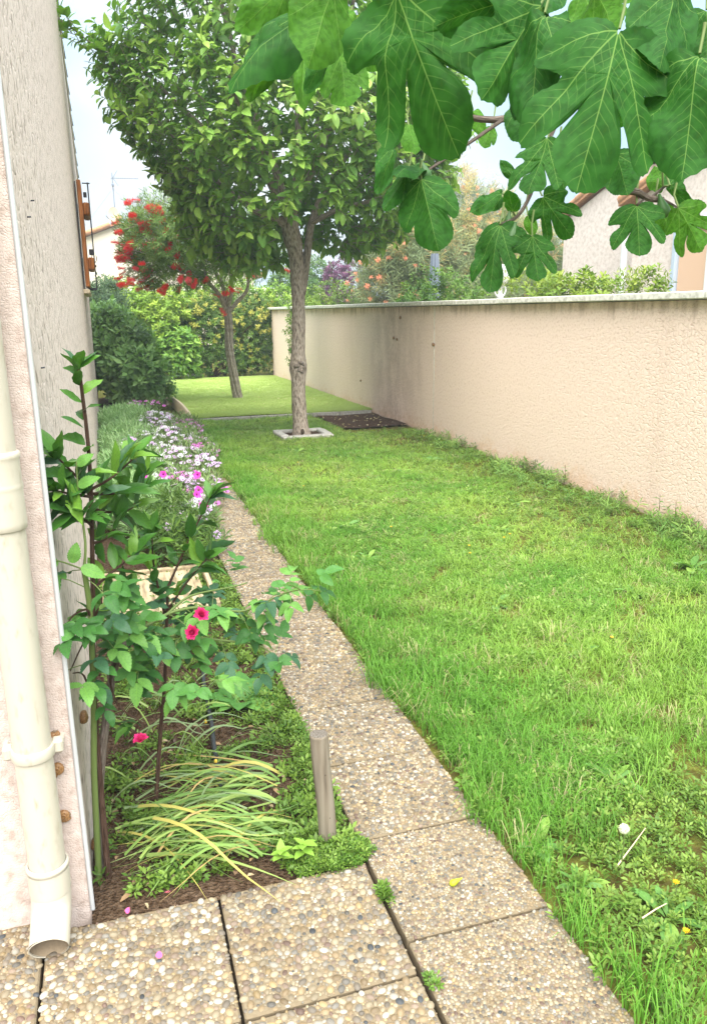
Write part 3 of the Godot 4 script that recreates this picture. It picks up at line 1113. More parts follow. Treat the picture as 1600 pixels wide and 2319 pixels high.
func far_house() -> void:
	var h := thing("cream_house", "distant cream gabled house with tiled roof behind the hedge", "house", Vector3(1.1, 0, -36))
	var O := -h.position
	var b := MB.new()
	var q := [Vector3(-4.5, -0.06, -36), Vector3(-4.5, 3.1, -36), Vector3(1.07, 5.12, -36), Vector3(6.6, 3.1, -36), Vector3(6.6, -0.06, -36)]
	var pq := []
	for p in q: pq.append(p + O)
	slope_poly(b, pq, Vector3(0, 0, -8))
	part("wall", b.mesh(), M.cream_wall, h)
	var roof := Node3D.new()
	roof.name = "roof"
	h.add_child(roof)
	for s in [-1, 1]:
		b = MB.new()
		var a := Vector3(1.07 + s * 5.9, 3.0, -35.75) + O
		var c := Vector3(1.07, 5.16, -35.75) + O
		slope_poly(b, [a, c, c + Vector3(0, 0, -8.5), a + Vector3(0, 0, -8.5)], Vector3(0, 0.08, 0))
		part("roof_deck", b.mesh(), M.tile_orange, roof)
		tile_row(roof, a + Vector3(0, 0.1, 0), c + Vector3(0, 0.1, 0), 0.1, 0.45, M.tile_orange)
	b = MB.new()
	b.tube(path([Vector3(1.07, 5.36, -35.7) + O, Vector3(1.07, 5.36, -44) + O]), taper(2, 0.13, 0.13), 8)
	part("ridge", b.mesh(), M.tile_orange, roof)
	# low white wall in front of it
	var w := thing("white_wall", "low whitish wall in front of the distant cream house", "wall", Vector3(3, 0, -30))
	b = MB.new()
	b.box(Vector3(0, 1.12, 0), Vector3(14, 2.36, 0.2), 0.02)
	part("wall_body", b.mesh(), M.cream_wall, w)
	b = MB.new()
	b.box(Vector3(0, 2.33, 0), Vector3(14.1, 0.1, 0.3), 0.02)
	part("coping", b.mesh(), M.coping, w)
	# aerial
	var an := thing("television_aerial", "thin television aerial on a mast above the cream house roof", "aerial", Vector3(0.96, 5.3, -36.4))
	b = MB.new()
	b.tube(path([Vector3(0, -0.1, 0), Vector3(0, 1.9, 0)]), taper(2, 0.022, 0.018), 6)
	part("mast", b.mesh(), M.grey_metal, an)
	b = MB.new()
	b.tube(path([Vector3(-0.08, 1.68, 0), Vector3(1.05, 1.7, 0)]), taper(2, 0.012, 0.012), 5)
	for k in 11:
		b.tube(path([Vector3(0.1 + 0.092 * k, 1.7, -0.16), Vector3(0.1 + 0.092 * k, 1.7, 0.16)]), taper(2, 0.008, 0.008), 4)
		b.tube(path([Vector3(0.1 + 0.092 * k, 1.68, 0), Vector3(0.1 + 0.092 * k, 1.74, 0)]), taper(2, 0.008, 0.008), 4)
	for s in [-1, 1]:
		b.tube(path([Vector3(0.02, 1.7, 0), Vector3(0.22, 1.7 + s * 0.3, 0)]), taper(2, 0.014, 0.01), 4)
	b.box(Vector3(0, 1.42, 0.02), Vector3(0.1, 0.12, 0.1), 0.02)
	part("antenna", b.mesh(), M.grey_metal, an)
	for s in [-1, 1]:
		b = MB.new()
		b.tube(path([Vector3(0, 1.3, 0), Vector3(s * 1.5, -0.5, 0.0)]), taper(2, 0.005, 0.005), 4)
		part("guy_wire", b.mesh(), M.grey_metal, an)
	var di := thing("satellite_dish", "pale round satellite dish at the ridge of the cream house", "satellite dish", Vector3(0.87, 5.42, -35.9))
	b = MB.new()
	b.lathe([[0.0, 0.06], [0.1, 0.05], [0.18, 0.025], [0.235, -0.01], [0.24, -0.02], [0.18, 0.01], [0.0, 0.05]], 24, Transform3D(Basis(Vector3(1, 0, 0), -1.35) * Basis.from_scale(Vector3(0.95, 1, 1.3)), Vector3(0, 0.08, 0)))
	part("dish", b.mesh(), M.cream_wall, di)
	b = MB.new()
	b.tube(path([Vector3(-0.08, -0.15, 0.0), Vector3(-0.25, -0.05, 0.28), Vector3(-0.3, 0.02, 0.3)]), taper(3, 0.014, 0.02), 5)
	part("arm", b.mesh(), M.grey_metal, di)

# leaf clusters spread over a rounded mass: points near its surface (and some inside), twigs pointing outwards
func mass(cen: Vector3, rad: Vector3, n: int, shell := 0.78, flat_foot := true, lump := 0.18, seedv := 1.0) -> Array:
	var out := []
	for i in n:
		var d := rdir()
		if flat_foot and d.y < -0.55: d.y = absf(d.y) * 0.6
		d = d.normalized()
		var k := pow(rng.randf(), 0.33) if rng.randf() > shell else rf(0.86, 1.02)
		var bump := 1.0 + lump * noise.get_noise_3d(d.x * 55.0 + seedv * 17.0, d.y * 55.0, d.z * 55.0) * 2.0
		var p := cen + d * rad * k * bump
		var ax := (d + Vector3(0, 0.45, 0) + rdir() * 0.5).normalized()
		out.append([p, ax])
	return out

func spread_clusters(called: String, mesh: Mesh, m: Material, pts: Array, c1: Color, c2: Color, parent: Node, size := 1.0, floor_y := 0.02) -> void:
	var where := []
	var tint := []
	for q in pts:
		if q[0].y < floor_y: continue
		var s := size * rf(0.75, 1.2)
		var t := aim(q[0] - parent.position, q[1], rdir(), s)
		where.append(t)
		tint.append(c1.lerp(c2, pow(rng.randf(), 1.4)))
	copies(called, mesh, m, where, tint, parent)

func stems(parent: Node, m: Material, base: Vector3, tops: Array, r: float) -> void:
	for t in tops:
		var b := MB.new()
		var mid: Vector3 = base.lerp(t, 0.5) + Vector3(rf(-0.08, 0.08), 0.06, rf(-0.08, 0.08))
		var p := smooth_path([base - parent.position, mid - parent.position, t - parent.position], 4)
		b.tube(p, taper(p.size(), r, r * 0.3), 6, 0.1)
		part("stem", b.mesh(), m, parent)

func shrub(called: String, label: String, masses: Array, clusters: Array, c1: Color, c2: Color, m: Material, group := "", size := 1.0) -> Node3D:
	var cen: Vector3 = masses[0][0]
	var o := thing(called, label, "shrub", Vector3(cen.x, 0, cen.z), group)
	for k in masses.size():
		var q: Array = masses[k]
		var per := int(q[2]) / clusters.size()
		for j in clusters.size():
			spread_clusters("foliage", clusters[j], m, mass(q[0], q[1], per, 0.75, true, 0.2, k + j * 7.0), c1, c2, o, size)
	var tops := []
	for q in masses:
		tops.append(q[0] + Vector3(rf(-0.2, 0.2), q[1].y * 0.4, rf(-0.1, 0.1)))
		tops.append(q[0] + Vector3(rf(-0.3, 0.3), 0.0, rf(-0.2, 0.2)))
	stems(o, M.bark_dark, Vector3(cen.x, -0.03, cen.z), tops, 0.03)
	return o

func hedges() -> void:
	rng.seed = 71
	var broad := [cluster(9, 0.1, 0.042, 0.9, 401, 0.12), cluster(8, 0.11, 0.046, 1.0, 402, 0.14)]
	var small := [cluster(10, 0.065, 0.03, 0.9, 403, 0.11), cluster(11, 0.07, 0.034, 0.8, 404, 0.13)]
	M.broad = broad
	M.small = small
	# bright hedge across the end of the garden, in three plants
	shrub("laurel_hedge", "bright yellow-green leafy hedge plant beside the dark shrub", [[Vector3(0.35, 0.95, -20.0), Vector3(0.95, 1.25, 0.85), 900], [Vector3(1.35, 0.9, -19.8), Vector3(0.8, 1.2, 0.8), 800]], broad, Color(0.2, 0.36, 0.04), Color(0.42, 0.57, 0.08), M.leaf, "hedge across the end of the garden")
	shrub("laurel_hedge", "green large-leaved hedge plant low behind the bottlebrush trunk", [[Vector3(1.55, 0.45, -19.2), Vector3(0.55, 0.62, 0.5), 520]], [cluster(7, 0.15, 0.06, 1.0, 405, 0.16)], Color(0.12, 0.28, 0.04), Color(0.3, 0.5, 0.08), M.leaf, "hedge across the end of the garden")
	shrub("tall_hedge", "bright green hedge top behind the variegated bush", [[Vector3(2.9, 1.15, -20.6), Vector3(1.5, 1.15, 0.7), 900], [Vector3(4.6, 1.1, -20.8), Vector3(1.0, 1.0, 0.7), 500]], broad, Color(0.18, 0.34, 0.04), Color(0.38, 0.55, 0.08), M.leaf, "hedge across the end of the garden")
	# variegated bush: dark leaves with yellow-edged ones among them
	var e := shrub("elaeagnus_bush", "dark green bush flecked with yellow leaves next to the wall end", [[Vector3(2.45, 0.85, -19.75), Vector3(0.75, 1.05, 0.6), 760], [Vector3(3.4, 0.85, -19.7), Vector3(0.75, 1.1, 0.6), 760], [Vector3(2.6, 0.28, -19.5), Vector3(0.9, 0.4, 0.35), 380], [Vector3(3.5, 0.3, -19.5), Vector3(0.5, 0.4, 0.35), 260]], small, Color(0.07, 0.16, 0.03), Color(0.2, 0.33, 0.06), M.leaf)
	for q in [Vector3(2.45, 0.85, -19.7), Vector3(3.4, 0.85, -19.65)]:
		spread_clusters("yellow_leaves", small[0], M.leaf, mass(q, Vector3(0.77, 1.07, 0.63), 210, 1.0), Color(0.36, 0.38, 0.06), Color(0.6, 0.56, 0.12), e, 0.95)
	# dark shrub against the house
	shrub("viburnum_shrub", "dark green rounded shrub at the end of the house wall", [[Vector3(0.3, 0.62, -14.9), Vector3(0.55, 0.7, 0.9), 800], [Vector3(0.12, 1.0, -15.4), Vector3(0.4, 0.6, 0.9), 500], [Vector3(0.52, 0.4, -14.0), Vector3(0.4, 0.46, 0.6), 460]], [cluster(9, 0.085, 0.045, 0.9, 406, 0.11), small[1]], Color(0.15, 0.3, 0.1), Color(0.32, 0.52, 0.2), M.leaf, "", 1.35)
	shrub("grey_green_shrub", "dusky green feathery shrub between house wall and hedge", [[Vector3(0.1, 1.5, -17.2), Vector3(0.4, 0.62, 0.6), 420]], [cluster(14, 0.09, 0.018, 0.9, 407, 0.16)], Color(0.05, 0.1, 0.05), Color(0.13, 0.2, 0.1), M.leaf_matt)

func neighbour_garden() -> void:
	rng.seed = 72
	var broad: Array = M.broad
	var small: Array = M.small
	shrub("pittosporum_bush", "bright green dome of leaves above the coping next to grey parasol", [[Vector3(4.95, 0.95, -11.6), Vector3(0.82, 1.05, 0.7), 900]], small, Color(0.1, 0.24, 0.03), Color(0.24, 0.4, 0.06), M.leaf)
	shrub("low_hedge", "yellow-green hedge top behind the wall end and tree trunk", [[Vector3(4.7, 1.0, -17.0), Vector3(0.95, 1.02, 0.6), 700]], small, Color(0.14, 0.26, 0.04), Color(0.3, 0.42, 0.07), M.leaf)
	# shoots along the wall in front of the house
	var sp := cluster(12, 0.06, 0.018, 0.5, 411, 0.22, 0.3, 0.1)
	var o := shrub("privet_hedge", "light green hedge with upright shoots in front of the pink house", [[Vector3(4.75, 0.9, -8.2), Vector3(0.5, 0.9, 0.8), 420], [Vector3(5.2, 0.9, -8.1), Vector3(0.55, 0.92, 0.6), 420]], small, Color(0.16, 0.28, 0.03), Color(0.34, 0.46, 0.06), M.leaf)
	var where := []
	var tint := []
	for k in 90:
		var p := Vector3(rf(4.3, 5.75), 0, rf(-8.6, -7.8))
		p.y = 1.62 + 0.1 * sin(p.x * 3.0 + 1.0) + rf(-0.05, 0.12)
		where.append(aim(p - o.position, Vector3(rf(-0.3, 0.3), 1, rf(-0.2, 0.2)), rdir(), rf(0.8, 1.2)))
		tint.append(Color(0.24, 0.36, 0.04).lerp(Color(0.42, 0.52, 0.09), rng.randf()))
	copies("shoots", sp, M.leaf, where, tint, o)
	o = shrub("privet_bush", "small bush of light shoots under the white drainpipe of the pink house", [[Vector3(5.95, 0.9, -8.0), Vector3(0.3, 0.92, 0.4), 260]], small, Color(0.16, 0.28, 0.03), Color(0.34, 0.46, 0.06), M.leaf)
	where = []
	tint = []
	for k in 40:
		var p := Vector3(rf(5.7, 6.2), rf(1.6, 1.78), rf(-8.2, -7.8))
		where.append(aim(p - o.position, Vector3(rf(-0.1, 0.5), 1, rf(-0.2, 0.2)), rdir(), rf(0.8, 1.1)))
		tint.append(Color(0.24, 0.36, 0.04).lerp(Color(0.42, 0.52, 0.09), rng.randf()))
	copies("shoots", sp, M.leaf, where, tint, o)
	# grevillea: needle leaves, coral flowers
	var needle := [cluster(30, 0.15, 0.009, 0.75, 421, 0.22, 0.1, 0.3), cluster(28, 0.16, 0.009, 0.6, 422, 0.26, 0.1, 0.3)]
	var g := thing("grevillea_bush", "large feathery grey-green bush with coral flowers behind the wall", "shrub", Vector3(6.8, 0, -15.2))
	for q in [[Vector3(6.0, 1.75, -15.0), Vector3(1.05, 1.25, 1.1), 1100], [Vector3(7.1, 2.1, -15.6), Vector3(1.3, 1.55, 1.2), 1200], [Vector3(8.1, 1.7, -15.2), Vector3(1.05, 1.2, 1.0), 800], [Vector3(6.7, 1.1, -14.6), Vector3(1.5, 0.9, 0.9), 600]]:
		for j in 2:
			spread_clusters("foliage", needle[j], M.leaf_matt, mass(q[0], q[1], int(q[2]) / 2, 0.7, true, 0.22, j), Color(0.14, 0.2, 0.09), Color(0.32, 0.38, 0.17), g, 1.25)
		spread_clusters("new_growth", needle[0], M.leaf_matt, mass(q[0] + Vector3(0, q[1].y * 0.25, 0), q[1] * 0.98, int(q[2]) / 4, 1.0), Color(0.36, 0.34, 0.1), Color(0.55, 0.36, 0.16), g, 1.1)
	rng.seed = 425
	var fb := MB.new()
	for k in 30:
		var d := rdir()
		fb.blade(path([Vector3.ZERO, d * 0.03 + Vector3(0, 0.01, 0), d * 0.055 + Vector3(0, -0.012, 0)]), 0.008, d.cross(Vector3(0.2, 1, 0.1)).normalized())
	var coral := leafmat(srgb(238, 140, 120), 0.7, 0.6, false)
	var fm := fb.mesh()
	rng.seed = 73
	for q in [[Vector3(5.85, 1.8, -15.0), Vector3(1.2, 1.25, 1.15), 110], [Vector3(7.1, 2.1, -15.5), Vector3(1.4, 1.6, 1.25), 150], [Vector3(8.1, 1.7, -15.1), Vector3(1.15, 1.25, 1.05), 80]]:
		for p in mass(q[0], q[1], q[2], 1.0):
			if p[0].z < q[0].z - 0.35 or p[0].y < 1.5: continue
			part("flower", fm, coral, g, aim(p[0] + p[1] * 0.14 - g.position, p[1], rdir(), rf(0.9, 1.4)))
	stems(g, M.bark_dark, Vector3(6.8, -0.03, -15.2), [Vector3(5.9, 1.7, -15), Vector3(7.1, 2.4, -15.5), Vector3(8.0, 1.8, -15.2), Vector3(6.6, 1.8, -14.8)], 0.06)
	shrub("purple_plum", "purple-leaved shrub far behind the wall end", [[Vector3(7.2, 2.1, -24), Vector3(0.72, 0.95, 0.7), 420], [Vector3(7.1, 1.2, -24), Vector3(0.6, 0.9, 0.6), 200]], small, Color(0.1, 0.035, 0.085), Color(0.24, 0.09, 0.19), M.leaf_matt, "", 1.2)
	shrub("far_tree", "rounded mid-green bush beyond the hedge next to the tree trunk", [[Vector3(6.4, 1.9, -26), Vector3(1.2, 1.15, 1.0), 600]], broad, Color(0.06, 0.15, 0.03), Color(0.16, 0.27, 0.06), M.leaf, "", 1.3)
	shrub("far_bush", "light green bush beside the corner of the pink house", [[Vector3(13.2, 1.9, -22), Vector3(1.3, 1.7, 1.0), 500]], broad, Color(0.12, 0.25, 0.04), Color(0.25, 0.4, 0.08), M.leaf, "", 1.3)
	shrub("rockery_plant", "green bush with grey stones in front of the cream house", [[Vector3(0.6, 1.3, -24.5), Vector3(1.0, 1.0, 0.7), 420], [Vector3(2.2, 1.2, -24.5), Vector3(1.2, 0.95, 0.7), 420]], broad, Color(0.09, 0.17, 0.05), Color(0.2, 0.3, 0.1), M.leaf_matt, "", 1.2)
	# long hedge closing off the far ground
	shrub("boundary_hedge", "long green hedge in the distance behind the neighbour's garden", [[Vector3(8.0, 0.9, -30), Vector3(3.5, 1.1, 0.9), 700], [Vector3(14.0, 0.9, -29), Vector3(3.5, 1.2, 0.9), 600]], broad, Color(0.1, 0.19, 0.04), Color(0.2, 0.32, 0.07), M.leaf_matt, "", 1.6)
	# folded parasol
	var p := thing("parasol", "folded grey garden parasol in front of the coral-flowered bush", "parasol", Vector3(5.5, 0, -13.0))
	var b := MB.new()
	b.tube(path([Vector3(0, 0, 0), Vector3(0, 2.42, 0)]), taper(2, 0.025, 0.025), 10)
	part("pole", b.mesh(), M.grey_metal, p)
	for k in 8:
		var a := TAU * k / 8.0
		b = MB.new()
		var d := Vector3(cos(a), 0, sin(a))
		b.tube(path([d * 0.05 + Vector3(0, 2.46, 0), d * 0.075 + Vector3(0, 2.0, 0), d * 0.1 + Vector3(0, 1.35, 0)]), PackedFloat32Array([0.02, 0.03, 0.04]), 8, 0.1, true, a)
		part("canopy_fold", b.mesh(), M.grey_metal, p)
	# white garden lamp
	var l := thing("garden_lamp", "white globe garden lamp showing over the coping under fig leaves", "lamp", Vector3(5.45, 0, -10.5))
	b = MB.new()
	b.lathe([[0.09, 0.0], [0.09, 0.03], [0.035, 0.06], [0.03, 0.3], [0.04, 0.32], [0.03, 0.34], [0.027, 1.66], [0.05, 1.69], [0.05, 1.72], [0.03, 1.75], [0.03, 1.82], [0.07, 1.86]], 16)
	part("column", b.mesh(), M.white_paint, l)
	for s in [-1, 1]:
		b = MB.new()
		var sp2 := smooth_path([Vector3(0, 1.7, 0), Vector3(s * 0.06, 1.73, 0), Vector3(s * 0.09, 1.8, 0), Vector3(s * 0.07, 1.85, 0)], 4)
		b.tube(sp2, taper(sp2.size(), 0.012, 0.01), 8)
		part("scroll", b.mesh(), M.white_paint, l)
	b = MB.new()
	b.lathe([[0.05, 1.86], [0.1, 1.9], [0.125, 1.96], [0.128, 2.02], [0.11, 2.09], [0.06, 2.14], [0.0, 2.155]], 24)
	part("globe", b.mesh(), M.white_paint, l)

func limb(parent: Node, m: Material, pts: Array, r0: float, r1: float, called := "branch", wob := 0.08, sides := 8) -> PackedVector3Array:
	var loc := []
	for p in pts: loc.append(p - parent.position)
	var p := smooth_path(loc, 4)
	var b := MB.new()
	b.tube(p, taper(p.size(), r0, r1, 0.8), sides, wob, true, rf(0, 6))
	part(called, b.mesh(), m, parent)
	return p

func crown_at(y: float) -> Array:
	var t := [[2.12, 1.7, 2.7], [2.4, 1.12, 3.25], [2.75, 0.92, 3.85], [3.15, 0.66, 4.1], [3.5, 0.5, 4.2], [3.8, 0.36, 4.25], [4.4, 0.34, 4.2], [5.0, 0.5, 4.1], [5.6, 0.9, 3.8], [6.2, 1.4, 3.3], [6.6, 2.0, 2.8]]
	for i in t.size() - 1:
		if y <= t[i + 1][0]:
			var s: float = clampf((y - t[i][0]) / (t[i + 1][0] - t[i][0]), 0, 1)
			return [lerpf(t[i][1], t[i + 1][1], s), lerpf(t[i][2], t[i + 1][2], s)]
	return [2.2, 2.5]

func main_tree() -> void:
	rng.seed = 81
	var base := Vector3(2.335, 0, -9.86)
	var o := thing("persimmon_tree", "tree with straight grey-brown trunk and dense glossy crown in the lawn", "tree", base)
	# trunk with a flared foot, a pruning scar at mid height and a small hollow
	var tp := smooth_path([Vector3(0.012, -0.08, 0), Vector3(0.0, 0.1, 0), Vector3(-0.015, 0.45, 0), Vector3(-0.008, 0.9, 0), Vector3(0.01, 1.3, 0), Vector3(0.02, 1.75, 0), Vector3(0.005, 2.2, 0), Vector3(-0.05, 2.5, 0), Vector3(-0.06, 2.66, 0)], 6)
	var r := PackedFloat32Array()
	for i in tp.size():
		var y := tp[i].y
		var q := 0.09 + 0.035 * exp(-maxf(y, 0.0) * 9.0)
		q += 0.022 * exp(-pow((y - 0.86) / 0.1, 2.0)) - 0.008 * exp(-pow((y - 1.5) / 0.5, 2.0)) + 0.02 * smoothstep(2.1, 2.5, y)
		r.append(q)
	var b := MB.new()
	b.tube(tp, r, 18, 0.045, true, 2.0, 1.0)
	part("trunk", b.mesh(), M.bark, o)
	b = MB.new()
	for k in 7:
		var a := rf(0.9, 2.6)
		var c := Vector3(cos(a) * 0.105, 0.86 + rf(-0.07, 0.07), sin(a) * 0.105)
		b.lathe([[0.0, 0.024], [0.016, 0.018], [0.026, 0.0], [0.02, -0.012]], 8, aim(c, Vector3(cos(a), rf(-0.2, 0.2), sin(a)), Vector3.UP, rf(0.7, 1.3)))
	part("pruning_scar", b.mesh(), M.bark, o)
	b = MB.new()
	b.lathe([[0.0, 0.012], [0.02, 0.01], [0.028, 0.0]], 10, Transform3D(Basis(Vector3(1, 0, 0), 1.4) * Basis.from_scale(Vector3(0.9, 1, 1.3)), Vector3(-0.005, 0.06, 0.118)))
	part("hollow", b.mesh(), M.joint_soil, o)
	# limbs
	var L := [
		[[Vector3(2.29, 2.5, -9.86), Vector3(2.1, 2.62, -9.8), Vector3(1.85, 2.68, -9.7), Vector3(1.45, 2.95, -9.6), Vector3(1.0, 3.4, -9.5)], 0.06, 0.02],
		[[Vector3(2.4, 1.75, -9.92), Vector3(2.5, 2.2, -9.95), Vector3(2.6, 2.65, -10.0), Vector3(2.85, 3.1, -10.1), Vector3(3.3, 3.7, -10.1)], 0.068, 0.025],
		[[Vector3(2.3, 2.6, -9.86), Vector3(2.2, 2.95, -9.9), Vector3(2.05, 3.5, -10.0), Vector3(1.8, 4.3, -10.2), Vector3(1.6, 5.2, -10.2)], 0.075, 0.02],
		[[Vector3(2.28, 2.62, -9.8), Vector3(2.38, 2.95, -9.5), Vector3(2.5, 3.3, -9.1), Vector3(2.6, 3.9, -8.7), Vector3(2.7, 4.6, -8.5)], 0.055, 0.018],
		[[Vector3(2.26, 2.6, -9.8), Vector3(2.0, 2.85, -9.4), Vector3(1.7, 3.2, -8.9), Vector3(1.4, 3.8, -8.5)], 0.045, 0.015],
		[[Vector3(2.3, 2.66, -9.9), Vector3(2.5, 3.1, -10.4), Vector3(2.9, 3.8, -10.9), Vector3(3.2, 4.8, -11.0)], 0.055, 0.018],
		[[Vector3(2.2, 2.95, -9.9), Vector3(1.6, 3.5, -10.3), Vector3(1.0, 4.1, -10.6), Vector3(0.6, 4.5, -10.6)], 0.04, 0.012],
		[[Vector3(2.3, 2.7, -9.86), Vector3(2.4, 3.4, -9.8), Vector3(2.4, 4.4, -9.9), Vector3(2.35, 5.6, -9.9)], 0.06, 0.015],
		[[Vector3(2.58, 2.6, -9.98), Vector3(2.9, 2.75, -9.8), Vector3(3.3, 2.85, -9.5), Vector3(3.6, 3.1, -9.3)], 0.04, 0.012],
		[[Vector3(1.3, 3.1, -9.55), Vector3(0.9, 3.55, -9.9), Vector3(0.4, 4.2, -10.0), Vector3(-0.05, 4.55, -9.95)], 0.022, 0.007]]
	var tips := []
	for l in L:
		var p := limb(o, M.bark, l[0], l[1], l[2])
		for k in range(p.size() / 3, p.size()): tips.append(p[k] + base)
	# leaves on short twigs all through the crown
	var leafm := MB.new()
	leafm.leaf(Transform3D.IDENTITY, 0.52, 0.32, 0.2, 5)
	var lm := leafm.mesh()
	var where := []
	var tint := []
	var twigs := MB.new()
	var spots := []
	for i in 3800:
		var y := 2.12 + 4.4 * pow(rng.randf(), 1.05)
		if i % 4 == 0: y = rf(2.12, 4.3)
		var e := crown_at(y)
		var cx: float = (e[0] + e[1]) * 0.5
		var hx: float = (e[1] - e[0]) * 0.5
		var hz := hx * 0.92
		var a := rf(0, TAU)
		var k := sqrt(rng.randf())
		if rng.randf() < 0.68: k = rf(0.82, 1.02)
		k *= 1.0 + 0.13 * noise.get_noise_3d(cos(a) * 60.0, y * 55.0, sin(a) * 60.0) * 2.0
		var sp := Vector3(cx + cos(a) * hx * k, y, base.z + sin(a) * hz * k)
		# the fork of the trunk stays clear on the viewer's side
		if y < 2.66 and absf(sp.x - 2.36) < 0.42 and sp.z > -10.0: continue
		if y < 2.4 and sp.x > 2.3 and sp.x < 2.85: continue
		spots.append([sp, cx, k])
	# the thin spray that reaches out towards the house roof
	for i in 26:
		var s := rng.randf()
		spots.append([Vector3(lerpf(0.55, -0.12, s), lerpf(4.15, 4.58, s) + rf(-0.12, 0.1), -9.95 + rf(-0.2, 0.2)), 1.5, 1.0])
	for s in spots:
		var c: Vector3 = s[0]
		var out := Vector3(c.x - s[1], (c.y - 3.6) * 0.35 + 0.5, c.z - base.z).normalized()
		var ax := (out + rdir() * 0.55 + Vector3(0, 0.25 if c.y > 2.8 else -0.35, 0)).normalized()
		var ln := rf(0.14, 0.3)
		var fresh := rng.randf()
		twigs.tube(path([c - base - ax * 0.05, c - base + ax * ln]), PackedFloat32Array([0.005, 0.0025]), 4, 0.0, false)
		for j in rng.randi_range(6, 9):
			var t := 0.1 + 0.9 * j / 8.0
			var side := ax.cross(rdir()).normalized()
			var d := (side * 0.95 + ax * (0.25 + 0.5 * t) + Vector3(0, -0.22, 0)).normalized()
			var nrm := (Vector3.UP * 0.8 + out * 0.55 + rdir() * 0.45).normalized()
			var sz := rf(0.065, 0.16)
			where.append(aim(c + ax * ln * t - base, d, nrm, sz))
			var bright: float = clampf(0.2 + 0.8 * fresh * t + rf(-0.15, 0.15) + 0.16 * (s[2] - 0.8), 0, 1)
			tint.append(Color(0.11, 0.29, 0.055).lerp(Color(0.39, 0.6, 0.11), bright).lerp(Color(0.3, 0.34, 0.1), 0.35 if rng.randf() < 0.08 else 0.0))
	part("twigs", twigs.mesh(), M.bark, o)
	# the nearest three hundred leaves stand as single parts
	var order := range(where.size())
	order.sort_custom(func(p, q): return where[p].origin.z > where[q].origin.z)
	var lmats := []
	for k in 6:
		lmats.append(leafmat(Color(0.11, 0.29, 0.055).lerp(Color(0.39, 0.6, 0.11), k / 5.0).linear_to_srgb(), 0.4, 0.62, false))
	var w2 := []
	var t2 := []
	for n in order.size():
		var i: int = order[n]
		if n < 300:
			part("leaf", lm, lmats[clampi(int((tint[i].r - 0.11) / 0.28 * 5.0 + 0.5), 0, 5)], o, where[i])
		else:
			w2.append(where[i]); t2.append(tint[i])
	copies("crown", lm, M.leaf, w2, t2, o)
	# white concrete surround at the foot, four pieces
	var s := thing("tree_surround", "square of pale concrete kerbs around the tree foot", "kerb", Vector3(2.36, 0, -9.86))
	for q in [[Vector3(0, 0.012, 0.27), Vector3(0.66, 0.05, 0.11), 0.02], [Vector3(0, 0.012, -0.27), Vector3(0.66, 0.05, 0.11), -0.03], [Vector3(-0.285, 0.014, 0), Vector3(0.11, 0.05, 0.42), 0.03], [Vector3(0.285, 0.014, 0), Vector3(0.11, 0.05, 0.42), -0.02]]:
		b = MB.new()
		b.box(q[0], q[1], 0.012, Basis(Vector3.UP, q[2]))
		part("kerb_stone", b.mesh(), M.concrete, s)
	b = MB.new()
	b.box(Vector3(0, -0.008, 0), Vector3(0.46, 0.03, 0.43), 0.0)
	part("earth", b.mesh(), M.mulch, s)

